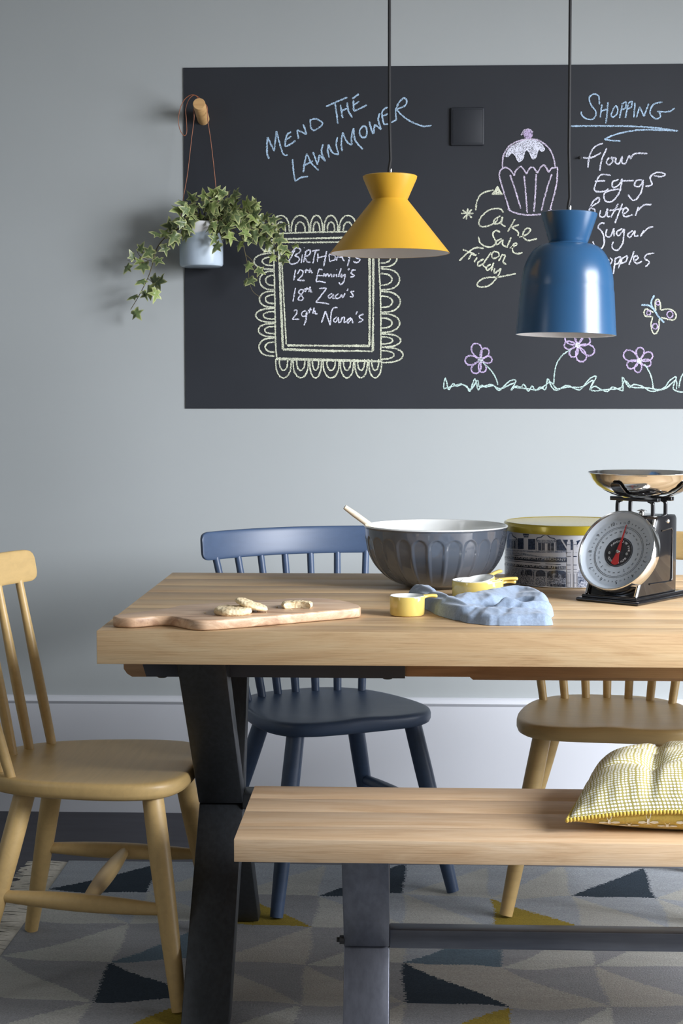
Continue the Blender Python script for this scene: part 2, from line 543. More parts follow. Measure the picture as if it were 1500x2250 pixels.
def stroke(bm, pts, fr, width=0.0050, mi=0, curve=True, closed=False):
    ox, oy, s = fr
    SN[0] += 1; width *= 0.88
    P = [aty(ox + x / s, oy + y / s, YW - 0.0036 - 0.000012 * (SN[0] % 60)) for x, y in pts]
    if curve and len(P) > 2: P = spline(P, 6, closed)
    # resample
    out = [P[0]]; step = 0.0016
    for a, c in zip(P, P[1:]):
        L = (c - a).length; n = max(1, int(L / step))
        for k in range(1, n + 1): out.append(a.lerp(c, k / n))
    N = len(out); prev = None
    for i, p in enumerate(out):
        t = (out[min(i + 1, N - 1)] - out[max(i - 1, 0)])
        if t.length < 1e-9: continue
        t.normalize(); nrm = Vector((-t.z, 0, t.x))
        w1 = width / 2 * (1 + 0.75 * wob(p, 1.3)); w2 = width / 2 * (1 + 0.75 * wob(p, 9.7))
        if i in (0, N - 1): w1 *= 0.5; w2 *= 0.5
        cur = (bm.verts.new(p + nrm * w1), bm.verts.new(p - nrm * w2))
        if prev:
            f = bm.faces.new((prev[0], prev[1], cur[1], cur[0])); f.material_index = mi
        prev = cur


def fillpoly(bm, pts, fr, mi=0):
    ox, oy, s = fr
    P = spline([aty(ox + x / s, oy + y / s, YW - 0.0046) for x, y in pts], 4, True)
    f = bm.faces.new([bm.verts.new(p) for p in P]); f.material_index = mi


def chalk(name, strokes, fr, mat, width=0.0050, extra=None, label=None):
    b = bmesh.new()
    for st in strokes:
        stroke(b, st, fr, width)
    if extra: extra(b)
    for f in b.faces:
        f.normal_update()
        if f.normal.y > 0: f.normal_flip()
    return part(b, name, mat if isinstance(mat, list) else [mat], board, 0, label, recalc=False)


chalk('chalk_lettering', [
    [(117, 635), (98, 580), (103, 455)], [(103, 455), (158, 572)], [(158, 572), (177, 405)], [(177, 405), (215, 550), (240, 600), (270, 600)],
    [(297, 410), (262, 440), (250, 500), (258, 530), (335, 485)], [(258, 475), (300, 448)],
    [(358, 470), (347, 395)], [(347, 395), (425, 432)], [(425, 432), (398, 348)],
    [(455, 305), (460, 375), (485, 405)], [(450, 315), (500, 305), (550, 330), (550, 358), (485, 403)],
    [(585, 203), (680, 160), (762, 128)], [(657, 165), (672, 260), (682, 345)],
    [(705, 188), (712, 250), (722, 298)], [(712, 240), (765, 215)], [(758, 168), (770, 240), (802, 293)],
    [(800, 140), (855, 100)], [(812, 150), (812, 215), (825, 235), (922, 190)], [(815, 190), (858, 160)],
    [(308, 635), (320, 760), (332, 820)], [(332, 820), (375, 790), (437, 778)],
    [(398, 745), (410, 660), (427, 590)], [(427, 590), (465, 670), (525, 730)], [(395, 695), (478, 650)],
    [(478, 578), (500, 640), (515, 682)], [(515, 682), (530, 600)], [(530, 600), (580, 655)], [(580, 655), (548, 580), (560, 512)],
    [(612, 625), (598, 560), (608, 515)], [(608, 515), (635, 580), (690, 598)], [(690, 598), (668, 520), (680, 455)],
    [(718, 570), (710, 500), (722, 415)], [(722, 415), (755, 490), (798, 520)], [(798, 520), (795, 450), (812, 380)], [(812, 380), (825, 480), (888, 555)],
    [(890, 362), (862, 400), (870, 445), (905, 458), (922, 425), (915, 375), (890, 362)],
    [(940, 325), (960, 400), (975, 428)], [(975, 428), (985, 350)], [(985, 350), (1040, 392)], [(1040, 392), (1015, 310), (1028, 258)],
    [(1092, 208), (1050, 240), (1052, 310), (1075, 352), (1165, 310)], [(1055, 280), (1100, 262)],
    [(1165, 318), (1158, 260), (1160, 215)], [(1160, 230), (1185, 170), (1225, 135), (1248, 150), (1235, 195), (1165, 225)],
    [(1165, 225), (1210, 275), (1290, 330), (1390, 365), (1455, 358)]], A_, M['ch_blue'], label='blue chalk words MEND THE LAWNMOWER')
chalk('chalk_lettering', [
    [(990, 165), (985, 115), (955, 102), (928, 125), (940, 170), (970, 215), (950, 255), (905, 250), (880, 225), (880, 208)],
    [(1005, 165), (995, 245)], [(1000, 205), (1040, 195)], [(1043, 150), (1030, 282)],
    [(1085, 175), (1062, 225), (1075, 243), (1100, 215), (1098, 180), (1085, 175)],
    [(1130, 170), (1112, 250)], [(1125, 165), (1150, 150), (1148, 185), (1120, 200)],
    [(1165, 165), (1148, 248)], [(1165, 160), (1187, 148), (1185, 180), (1155, 195)],
    [(1207, 155), (1200, 245)], [(1215, 245), (1235, 180)], [(1235, 180), (1262, 238)], [(1262, 238), (1290, 160)],
    [(1375, 150), (1320, 165), (1298, 215), (1330, 252), (1362, 240), (1352, 205)], [(1340, 208), (1410, 210), (1450, 187)],
    [(815, 297), (1100, 297), (1300, 305), (1470, 327)], [(1470, 327), (1250, 320), (1100, 345), (1020, 378)], [(1020, 378), (1060, 385), (1120, 388)]],
    C_, M['ch_blue'], 0.0046, label='blue chalk heading SHOPPING, underlined')
chalk('chalk_lettering', [
    [(920, 552), (930, 480), (960, 425), (1012, 402)], [(890, 490), (940, 490), (1000, 460)], [(992, 570), (1005, 500), (1035, 432)],
    [(1050, 490), (1033, 515), (1048, 535), (1072, 510), (1060, 488)], [(1060, 488), (1090, 492)],
    [(1092, 490), (1088, 520), (1110, 525), (1130, 480)], [(1130, 480), (1128, 520), (1150, 528)], [(1150, 525), (1172, 478), (1180, 500)], [(1180, 500), (1205, 466), (1283, 465)],
    [(1060, 598), (1000, 595), (970, 640), (962, 692), (1020, 695), (1045, 680)], [(962, 635), (1025, 630)],
    [(1108, 622), (1070, 640), (1075, 672), (1110, 655), (1130, 618)], [(1130, 618), (1112, 700), (1070, 755), (1028, 755), (1018, 715), (1050, 692), (1110, 682)], [(1130, 632), (1200, 630)],
    [(1250, 625), (1215, 630), (1205, 660), (1235, 665), (1258, 625)], [(1258, 625), (1245, 700), (1200, 752), (1165, 715)],
    [(1270, 665), (1310, 655), (1300, 610), (1340, 580), (1390, 590), (1370, 605), (1320, 600)],
    [(925, 820), (950, 760), (985, 735), (985, 760), (930, 795)], [(935, 795), (962, 810), (958, 832)],
    [(998, 810), (992, 845), (1020, 850), (1040, 800)], [(1040, 800), (1038, 845), (1055, 850)],
    [(1060, 855), (1105, 770)], [(1085, 890), (1130, 770)], [(1050, 812), (1150, 800)],
    [(1130, 838), (1165, 815), (1150, 795), (1132, 820), (1145, 850), (1195, 838)], [(1210, 845), (1228, 790)], [(1222, 815), (1260, 780), (1308, 775)],
    [(1022, 893), (1000, 890), (982, 915), (1010, 950), (1020, 1010), (1000, 1045), (965, 1035), (950, 1000)],
    [(1035, 925), (1030, 965), (1055, 972), (1078, 920)], [(1078, 920), (1078, 970)],
    [(1130, 922), (1095, 945), (1108, 967), (1142, 925)], [(1142, 925), (1132, 1010), (1100, 1055), (1068, 1040), (1075, 1002)],
    [(1195, 935), (1162, 960), (1178, 975), (1208, 935)], [(1208, 935), (1205, 968), (1228, 965)], [(1240, 972), (1262, 932)], [(1255, 950), (1290, 918), (1320, 912)],
    [(960, 1170), (985, 1060)], [(985, 1060), (1010, 1170)], [(968, 1130), (1004, 1125)],
    [(1045, 1110), (1048, 1148), (1068, 1120), (1055, 1100)], [(1075, 1200), (1088, 1100)], [(1085, 1108), (1118, 1095), (1108, 1130), (1082, 1142)],
    [(1105, 1165), (1130, 1100)], [(1125, 1108), (1160, 1090), (1152, 1122), (1118, 1136)], [(1170, 1145), (1202, 1060)],
    [(1200, 1122), (1226, 1104), (1212, 1088), (1198, 1110), (1218, 1136), (1250, 1122)],
    [(1325, 1072), (1282, 1080), (1265, 1105), (1295, 1128), (1270, 1157)]], C_, M['ch_white'], 0.0046, label='white chalk list of flour, eggs, butter, sugar and apples')
# cupcake
def cup_extra(b):
    fillpoly(b, [(415, 480), (440, 430), (480, 405), (550, 380), (620, 390), (658, 435), (640, 455), (620, 445), (605, 490), (580, 500), (560, 460), (540, 450), (525, 500), (495, 518), (475, 480), (455, 465), (435, 485)], C_, 1)
    fillpoly(b, [(555 + 29 * math.cos(t * PI / 5), 347 + 29 * math.sin(t * PI / 5)) for t in range(10)], C_, 2)


chalk('chalk_cupcake', [
    [(400, 560), (402, 490), (430, 430), (480, 395), (550, 378), (620, 385), (680, 430), (710, 490), (720, 545)], [(512, 355), (530, 325), (560, 318), (585, 335)],
    [(378, 600), (385, 570), (415, 550), (445, 565), (470, 600)], [(470, 600), (480, 570), (512, 545), (545, 590)], [(545, 590), (560, 560), (585, 548), (612, 585)],
    [(612, 585), (630, 550), (655, 537), (680, 580)], [(680, 580), (700, 555), (735, 548)],
    [(378, 600), (400, 680), (442, 812)], [(735, 550), (730, 640), (712, 720), (690, 805)], [(430, 802), (470, 825), (550, 840), (640, 833), (700, 805)],
    [(445, 595), (480, 700), (510, 802)], [(530, 600), (540, 700), (550, 828)], [(603, 590), (600, 700), (590, 822)], [(700, 590), (670, 680), (635, 815)]],
    C_, [M['ch_lilac'], M['ch_white'], M['ch_purple']], 0.0046, cup_extra, label='lilac chalk drawing of a cupcake with white icing')
chalk('chalk_lettering', [
    [(235, 812), (245, 750), (280, 705), (345, 688)], [(145, 830), (222, 830)], [(187, 800), (178, 868)], [(155, 808), (212, 857)], [(212, 806), (158, 862)],
    [(405, 825), (380, 802), (320, 808), (270, 850), (255, 895), (280, 912), (340, 895), (372, 865)],
    [(388, 845), (350, 868), (350, 893), (382, 888), (400, 850)], [(400, 850), (392, 893), (418, 910)],
    [(475, 865), (430, 942)], [(500, 898), (455, 915)], [(455, 915), (495, 945), (492, 968)],
    [(500, 975), (545, 960), (570, 930), (545, 922), (522, 960), (548, 995), (610, 985)],
    [(385, 945), (358, 935), (340, 960), (358, 1008), (330, 1035), (290, 1030), (262, 1008), (252, 972)],
    [(395, 985), (362, 1000), (365, 1022), (402, 990)], [(402, 990), (400, 1020), (422, 1035)], [(452, 975), (425, 1040)],
    [(442, 1042), (482, 1025), (480, 1010), (460, 1030), (462, 1062), (485, 1076), (522, 1070)],
    [(345, 1062), (332, 1085), (345, 1105), (375, 1092), (372, 1068), (345, 1062)], [(375, 1122), (400, 1078)], [(392, 1085), (416, 1088), (402, 1125), (422, 1142)],
    [(285, 1045), (235, 1040), (190, 1068), (135, 1120)], [(155, 1050), (230, 1080)],
    [(190, 1112), (212, 1075)], [(205, 1080), (240, 1085)], [(226, 1128), (244, 1098)], [(252, 1078), (256, 1072)],
    [(285, 1108), (250, 1130), (252, 1152), (282, 1135)], [(330, 1068), (282, 1140), (298, 1160)],
    [(328, 1140), (300, 1160), (308, 1178), (340, 1150)], [(345, 1130), (330, 1185)],
    [(352, 1165), (350, 1195), (390, 1165)], [(390, 1165), (370, 1215), (320, 1268), (262, 1280), (245, 1258), (290, 1225), (380, 1218), (480, 1197)]],
    C_, M['ch_cream'], 0.0046, lambda b: fillpoly(b, [(368, 662), (385, 690), (400, 716), (365, 718), (332, 714), (350, 690)], C_), label='cream chalk words Cake Sale on Friday with arrow and star')


def arcs(out, a, c, base, tip, horiz, inner=0.52):
    """a scallop with an inner arch; base line at 'base', outermost point at 'tip'"""
    m = (a + c) / 2; h = (c - a) / 2
    for k, dd in ((0.96, 1.0), (inner, 0.6)):
        pts = []
        for i in range(9):
            t = PI * i / 8
            u = m - h * k * math.cos(t); v = base + (tip - base) * dd * (math.sin(t) ** 0.75)
            pts.append((u, v) if horiz else (v, u))
        out.append(pts)


fr = []
for a, c in ((225, 380), (390, 552), (556, 668), (675, 800), (806, 962), (968, 1080)): arcs(fr, a, c, 275, 132, True)
for a, c in ((255, 397), (405, 545), (550, 657), (665, 812), (815, 937), (940, 1057), (1062, 1180)): arcs(fr, a, c, 1378, 1540, True)
for (a, c), t in zip(((300, 420), (425, 582), (590, 782), (786, 976), (980, 1150), (1156, 1276), (1272, 1412)), (1300, 1310, 1332, 1338, 1332, 1342, 1362)): arcs(fr, a, c, 1168, t, False)
for (a, c), t in zip(((340, 452), (456, 602), (610, 780), (785, 932), (935, 1062), (1066, 1186), (1190, 1356)), (128, 70, 120, 118, 86, 108, 114)): arcs(fr, a, c, 248, t, False)
fr += [[(235, 290), (600, 278), (1160, 268)], [(240, 300), (245, 600), (252, 900), (256, 1200), (266, 1360)], [(260, 1370), (700, 1380), (1180, 1396)], [(260, 1380), (700, 1390), (1150, 1400)], [(1150, 270), (1150, 470), (1165, 800), (1170, 1100), (1168, 1405)],
       [(280, 335), (600, 330), (1100, 325)], [(280, 340), (850, 322)], [(280, 335), (290, 600), (300, 900), (318, 1295)], [(288, 335), (300, 700), (325, 1295)],
       [(310, 1288), (700, 1302), (1100, 1310)], [(320, 1296), (700, 1310), (1000, 1304)], [(1105, 325), (1108, 700), (1095, 1312)], [(1100, 325), (1102, 800), (1105, 1310)],
       [(300, 365), (600, 365), (1068, 358)], [(303, 360), (325, 800), (350, 1250)], [(355, 1256), (700, 1262), (1072, 1268)], [(360, 1262), (1072, 1258)], [(1064, 358), (1070, 800), (1068, 1268)], [(1074, 358), (1078, 800), (1072, 1268)]]
chalk('chalk_frame', fr, D_, M['ch_cream'], 0.0046, label='cream chalk picture frame with scalloped edge')
chalk('chalk_lettering', [
    [(425, 430), (395, 490), (375, 530), (400, 555), (450, 535), (460, 500), (420, 480)], [(420, 480), (475, 440), (440, 410), (395, 455)],
    [(490, 470), (480, 545)], [(503, 408), (508, 416)],
    [(520, 440), (500, 540)], [(515, 445), (555, 430), (552, 470), (510, 490)], [(510, 490), (530, 530), (560, 540)],
    [(570, 440), (640, 430)], [(605, 440), (580, 548)], [(625, 460), (620, 535)], [(620, 500), (692, 482)], [(700, 440), (675, 572)],
    [(720, 470), (725, 532)], [(720, 468), (770, 480), (768, 515), (725, 532)], [(782, 525), (810, 445)], [(810, 445), (852, 530)], [(790, 495), (842, 492)],
    [(870, 440), (892, 500)], [(915, 445), (880, 572)], [(990, 470), (940, 475), (960, 500), (990, 515), (965, 540), (930, 530)],
    [(430, 600), (415, 695)], [(445, 640), (470, 605), (495, 620), (485, 655), (445, 692)], [(445, 692), (510, 697)], [(525, 595), (515, 632)], [(508, 612), (545, 606)], [(558, 588), (548, 630)], [(550, 618), (565, 610), (568, 628), (580, 626)],
    [(665, 605), (635, 600), (620, 650), (608, 705)], [(608, 705), (650, 705), (692, 716)], [(620, 652), (665, 655)], [(668, 665), (680, 635), (692, 665)], [(692, 665), (708, 635), (718, 665)], [(718, 665), (740, 640), (745, 668)], [(765, 640), (762, 668)],
    [(785, 600), (790, 606)], [(785, 640), (785, 668)], [(825, 590), (802, 665)], [(830, 635), (828, 665), (862, 640)], [(862, 640), (850, 700), (822, 732), (805, 712)], [(898, 590), (886, 608)], [(952, 605), (920, 610), (915, 635), (942, 655), (905, 667)],
    [(430, 760), (408, 880)], [(505, 780), (475, 775), (458, 800), (490, 835), (495, 860), (465, 868), (455, 848), (485, 812), (505, 780)], [(530, 755), (515, 797)], [(505, 772), (545, 766)], [(558, 748), (545, 797)], [(548, 785), (562, 778), (562, 796), (575, 794)],
    [(635, 765), (700, 762)], [(700, 762), (650, 830), (605, 885)], [(605, 885), (660, 888), (722, 902)], [(748, 808), (716, 828), (726, 852), (758, 818)], [(758, 812), (756, 848), (770, 850)], [(805, 812), (776, 828), (782, 852), (815, 845)], [(815, 845), (830, 820), (840, 845), (858, 805)],
    [(886, 765), (876, 788)], [(940, 788), (910, 795), (926, 818), (930, 835), (900, 837)],
    [(415, 960), (440, 950), (440, 980), (402, 1032)], [(402, 1032), (465, 1032)], [(522, 958), (490, 970), (486, 1000), (515, 1005), (530, 965)], [(530, 965), (520, 1040), (502, 1085)], [(562, 930), (545, 982)], [(535, 955), (575, 948)], [(592, 930), (580, 985)], [(584, 970), (600, 962), (602, 984), (620, 984)],
    [(655, 1062), (690, 960)], [(690, 960), (730, 1085)], [(730, 1085), (740, 980), (760, 935), (797, 930)], [(792, 1008), (760, 1038), (776, 1060), (802, 1015)], [(802, 1012), (806, 1058), (818, 1055)], [(820, 1060), (836, 1012)], [(832, 1025), (852, 1014), (852, 1056), (870, 1050)],
    [(912, 1018), (880, 1040), (886, 1066), (916, 1025)], [(916, 1022), (928, 1068)], [(968, 962), (952, 992)], [(1020, 988), (985, 1000), (988, 1020), (1015, 1038), (975, 1062)]],
    D_, M['ch_white'], 0.0042, label='white chalk birthday list with three dates and names')


def petal(cx, cy, tx, ty, wd=0.42):
    dx, dy = tx - cx, ty - cy; L = math.hypot(dx, dy); ux, uy = dx / L, dy / L; nx, ny = -uy, ux
    return [(cx + ux * L * (0.12 + 0.88 * (1 - math.cos(t)) / 2) + nx * L * wd * 0.5 * math.sin(t) * (0.5 + 0.5 * (1 - math.cos(t)) / 2 + 0.2),
             cy + uy * L * (0.12 + 0.88 * (1 - math.cos(t)) / 2) + ny * L * wd * 0.5 * math.sin(t) * (0.5 + 0.5 * (1 - math.cos(t)) / 2 + 0.2)) for t in [2 * PI * i / 12 for i in range(13)]]


flw = [((265, 475), [(228, 375), (305, 405), (335, 472), (282, 550), (222, 555), (170, 478)], [[(280, 490), (330, 540), (360, 590), (370, 628)]]),
       ((858, 385), [(785, 328), (868, 300), (932, 345), (958, 430), (890, 485), (818, 455), (775, 385)], [[(820, 408), (760, 450), (722, 520), (710, 628)]]),
       ((1235, 480), [(1240, 398), (1312, 438), (1305, 500), (1220, 550), (1160, 515), (1140, 430)], [[(1265, 500), (1295, 550), (1312, 600), (1318, 650)]])]
for c0, tips, stems in flw:
    b = bmesh.new()
    for tx, ty in tips: stroke(b, petal(*c0, tx, ty, 0.62), E_, 0.0046, 0, False)
    for s_ in stems: stroke(b, s_, E_, 0.004, 1)
    fillpoly(b, [(c0[0] + 17 * math.cos(t * PI / 4), c0[1] + 17 * math.sin(t * PI / 4)) for t in range(8)], E_, 2)
    for f in b.faces:
        f.normal_update()
        if f.normal.y > 0: f.normal_flip()
    part(b, 'chalk_flower', [M['ch_purple'], M['ch_mint'], M['ch_white']], board, 0, recalc=False)
chalk('chalk_grass', [[(38, 645), (50, 585), (70, 655), (95, 620), (120, 635), (150, 625), (180, 635), (200, 665), (230, 590), (250, 655), (270, 630), (300, 640), (340, 630), (355, 640), (380, 660), (440, 605), (480, 602), (450, 660), (480, 635), (510, 640), (530, 625), (555, 665), (580, 635), (600, 660), (630, 640), (660, 655), (675, 590), (700, 640), (730, 660), (790, 630), (850, 655), (880, 650), (930, 590), (970, 578), (930, 655), (960, 635), (1000, 655), (1040, 668), (1070, 640), (1120, 660), (1135, 655), (1130, 580), (1170, 640), (1200, 625), (1250, 635), (1300, 665), (1350, 660), (1390, 640), (1420, 600), (1460, 580), (1440, 650), (1500, 670), (1530, 630), (1560, 590), (1580, 660), (1640, 640), (1700, 660)],
                       [(38, 650), (80, 640), (150, 622), (205, 655), (245, 600), (262, 640), (330, 625), (385, 650), (470, 615), (470, 640), (545, 650), (620, 655), (690, 610), (730, 650), (800, 640), (880, 640), (950, 600), (940, 660), (1040, 655), (1120, 645), (1145, 600), (1190, 640), (1280, 645), (1380, 655), (1455, 600), (1460, 655)],
                       [(1510, 545), (1485, 590), (1475, 645)]], E_, M['ch_mint'], 0.0040, label='mint chalk line of grass')


def bf(b):
    for cx, cy, r in ((1347, 128, 10), (1420, 197, 18), (1290, 187, 12), (1330, 270, 15)):
        stroke(b, [(cx + r * math.cos(t * PI / 5), cy + r * 1.1 * math.sin(t * PI / 5)) for t in range(11)], E_, 0.004, 1)
    for s_ in ([(1245, 140), (1290, 142), (1320, 165), (1350, 210), (1385, 248)], [(1325, 80), (1308, 115), (1310, 145), (1330, 170)]): stroke(b, s_, E_, 0.0052, 2)


chalk('chalk_butterfly', [[(1335, 175), (1330, 120), (1348, 105), (1362, 130), (1362, 170)], [(1365, 170), (1420, 165), (1455, 190), (1455, 220), (1430, 230), (1365, 215)], [(1320, 185), (1275, 165), (1262, 190), (1275, 208), (1310, 210)], [(1315, 210), (1305, 260), (1315, 305), (1330, 315), (1350, 290), (1355, 225)]],
      E_, [M['ch_cream'], M['ch_purple'], M['ch_blue']], 0.0044, bf, label='chalk butterfly with cream wings and blue body')

# painted-over blanking plate and a small hook on the board
p0 = aty(989, 321, YW); p1 = aty(1064, 237, YW)
pl = empty('blanking_plate', ((p0.x + p1.x) / 2, YW - 0.003, p0.z), 0, 'square socket cover painted black along with the chalkboard, left of the cupcake drawing', 'cover plate')
b = bmesh.new(); box(b, p0.x, p1.x, YW - 0.0105, YW - 0.003, p0.z, p1.z, 0.004, 0, 3)
box(b, p0.x + 0.006, p1.x - 0.006, YW - 0.0112, YW - 0.010, p0.z + 0.006, p1.z - 0.006, 0.001); part(b, 'plate', M['board'], pl)
hk = aty(1273, 347, YW)
b = bmesh.new(); lathe(b, [(0, 0.009), (0.003, 0.0085), (0.0035, 0.006), (0.002, 0.003), (0.002, -0.003), (0.005, -0.004), (0.005, -0.0045), (0, -0.0045)], 16)
xf(b, Matrix.Rotation(PI / 2, 4, 'X'))
o = finish(b, 'wall_screw', M['black'], loc=(hk.x, YW - 0.0072, hk.z)); tag(o, 'tiny black screw head in the chalkboard beside the word flour', 'screw')

# ------------------------------------------------------------------ coat peg and hanging planter
pegtip = aty(437, 228, 4.392); pegbase = Vector((pegtip.x - 0.001, YW, pegtip.z - 0.024))
ax = (pegtip - pegbase); L = ax.length
b = bmesh.new(); lathe(b, [(0, -0.004), (0.0165, -0.004), (0.0165, L - 0.0015), (0.0155, L), (0, L)], 32)
xf(b, Matrix.Translation(pegbase) @ ax.to_track_quat('Z', 'Y').to_matrix().to_4x4())
peg = empty('wall_peg', pegbase, 0, 'round pale wooden wall peg at the top left of the chalkboard', 'peg')
part(b, 'dowel', M['beech'], peg)

pc = aty(442.5, 587, 4.43)
PX, PY, PZ = pc.x, 4.43, pc.z
planter = empty('hanging_planter', (PX, PY, PZ), 0, 'pale blue and white dipped pot of trailing ivy hung from the wooden peg', 'planter')
b = bmesh.new()
lathe(b, [(0, 0), (0.050, 0), (0.056, 0.0025), (0.0585, 0.008), (0.0585, 0.116), (0.0575, 0.1185), (0.0555, 0.1185), (0.0545, 0.116), (0.0545, 0.02), (0, 0.02)], 64)
pot = finish(b, 'pot', M['pot'], planter)
b = bmesh.new(); lathe(b, [(0, 0.02), (0.0542, 0.02), (0.0542, 0.098), (0.03, 0.104), (0, 0.106)], 32); finish(b, 'soil', M['soil'], planter)


def wpart(bm, name, m, root=planter, **k): return part(bm, name, m, root, **k)


pk = Vector((pegtip.x, 4.425, pegtip.z - 0.008))
b = bmesh.new()
lp = [aty(x, y, 4.425) for x, y in ((401, 470), (402, 440), (412, 380), (420, 310), (426, 262), (425, 245))]
lp[0] = Vector((PX - 0.0588, PY, PZ + 0.10))
over = [pk + Vector((0.0182 * math.cos(t), 0, 0.0182 * math.sin(t))) for t in (PI * 0.95, PI * 0.7, PI * 0.45, PI * 0.2, 0.0)]
rp = [aty(x, y, 4.425) for x, y in ((456, 262), (463, 310), (470, 370), (476, 425), (482, 470))]
rp[-1] = Vector((PX + 0.0588, PY, PZ + 0.10))
tube(b, spline(lp[:-1] + over + rp, 5), 0.0011, 6)
wpart(b, 'cord', M['leather'])
b = bmesh.new()
lo = [aty(x, y, 4.408) for x, y in ((436, 217), (428, 209), (416, 210), (403, 222), (394, 245), (392, 270), (397, 289), (405, 298), (410, 290), (409, 262), (408, 240), (414, 220), (424, 210), (432, 211), (440, 217))]
tube(b, spline(lo, 6), 0.0011, 6); wpart(b, 'cord_loop', M['leather'])


def leaf_mesh():
    # five-lobed ivy leaf in the xy plane, stalk at the origin, tip along +y, unit length
    half = [(0, 0.0), (0.10, -0.06), (0.26, -0.10), (0.44, -0.02), (0.34, 0.14), (0.30, 0.26), (0.50, 0.34), (0.66, 0.46), (0.40, 0.50), (0.20, 0.56), (0.16, 0.74), (0.0, 1.06)]
    pts = half + [(-x, y) for x, y in half[-2:0:-1]]
    bm = bmesh.new(); lay = bm.verts.layers.float.new('edge')
    cx, cy = 0, 0.34
    rings = []
    for k, e in ((0.0, 0.0), (0.5, 0.45), (1.0, 1.0)):
        if k == 0:
            v = bm.verts.new((cx, cy, 0.0)); v[lay] = 0; rings.append([v]); continue
        r = []
        for x, y in pts:
            X = cx + (x - cx) * k; Y = cy + (y - cy) * k
            z = -0.28 * abs(X) ** 1.3 - 0.22 * max(0, Y - 0.3) ** 2 + 0.05 * math.sin(9 * X)
            v = bm.verts.new((X, Y, z)); v[lay] = e; r.append(v)
        rings.append(r)
    n = len(pts)
    for k in range(n):
        bm.faces.new((rings[0][0], rings[1][k], rings[1][(k + 1) % n]))
        bm.faces.new((rings[1][k], rings[2][k], rings[2][(k + 1) % n], rings[1][(k + 1) % n]))
    for v in bm.verts: v.co *= 1.0
    for f in bm.faces: f.smooth = True
    me = bpy.data.meshes.new('leaf'); bm.to_mesh(me); bm.free(); me.materials.append(M['leaf']); return me


LEAF = leaf_mesh()
PINV = Matrix.Translation(planter.location).inverted()


def add_leaf(pos, size, tipdir, facing):
    y = tipdir.normalized(); z = (facing - y * facing.dot(y)).normalized(); x = y.cross(z)
    m = Matrix((x, y, z)).transposed().to_4x4()
    o = bpy.data.objects.new('leaf', LEAF); COL.objects.link(o); o.parent = planter
    o.matrix_local = PINV @ Matrix.Translation(pos) @ m @ Matrix.Diagonal((size * random.uniform(0.8, 1.0), size, size, 1))


def vine(pxs, ys, r0=0.0016, leaves=0, size=(0.022, 0.034), side=0.012, down=0.4, skip=0.1):
    P = [aty(x, y, Y) for (x, y), Y in zip(pxs, ys)]
    S = spline(P, 6)
    b = bmesh.new(); n = len(S); tube(b, S, [r0 * (1 - 0.55 * i / n) for i in range(n)], 6); wpart(b, 'stem', M['vine'])
    for k in range(leaves):
        t = skip + (1 - skip) * (k + random.uniform(0, 0.8)) / leaves
        i = min(n - 2, int(t * (n - 1))); p = S[i]; d = (S[i + 1] - S[i]).normalized()
        sd = 1 if k % 2 else -1
        nr = Vector((-d.z, 0, d.x)) * sd
        tip = d * random.uniform(0.1, 0.9) + nr * random.uniform(0.5, 1.2) + Vector((0, random.uniform(-0.7, 0.1), -down * random.random()))
        fc = Vector((random.uniform(-1.1, 1.1), -1, random.uniform(-0.3, 1.5)))
        sz = random.uniform(*size) * 1.14
        q = p + nr * random.uniform(0.003, side) + Vector((0, random.uniform(-0.012, 0), 0))
        q.y = min(q.y, YW - 0.022)
        if tip.y > 0: tip.y *= 0.2
        add_leaf(q, sz, tip, fc)


# crown over the pot
vine([(440, 490), (430, 470), (410, 478), (398, 500), (402, 530)], [4.42, 4.38, 4.37, 4.37, 4.365], leaves=8, size=(0.024, 0.036))
vine([(440, 488), (436, 455), (418, 448), (405, 470)], [4.42, 4.40, 4.39, 4.38], leaves=9, size=(0.026, 0.036))
vine([(445, 488), (455, 450), (470, 440), (482, 455)], [4.42, 4.38, 4.37, 4.37], leaves=9, size=(0.028, 0.038))
vine([(452, 488), (475, 455), (495, 440), (505, 418)], [4.42, 4.38, 4.37, 4.37], leaves=9, size=(0.024, 0.034), down=0)
vine([(455, 488), (490, 465), (520, 455), (552, 470), (570, 465)], [4.42, 4.37, 4.36, 4.36, 4.37], leaves=14, size=(0.026, 0.038))
vine([(455, 490), (500, 480), (545, 480), (590, 488), (612, 505)], [4.42, 4.37, 4.36, 4.36, 4.37], leaves=15, size=(0.026, 0.038))
vine([(460, 490), (500, 500), (540, 500), (575, 505), (600, 525), (608, 548)], [4.42, 4.36, 4.355, 4.36, 4.37, 4.38], leaves=14, size=(0.026, 0.036))
vine([(450, 490), (470, 495), (482, 510), (490, 535)], [4.42, 4.365, 4.355, 4.352], leaves=9, size=(0.026, 0.038))
vine([(450, 490), (460, 480), (500, 495), (530, 520), (540, 530)], [4.42, 4.365, 4.355, 4.36, 4.37], leaves=8, size=(0.024, 0.034))
vine([(430, 490), (410, 495), (390, 505), (372, 525)], [4.42, 4.37, 4.38, 4.40], leaves=7, size=(0.022, 0.032))
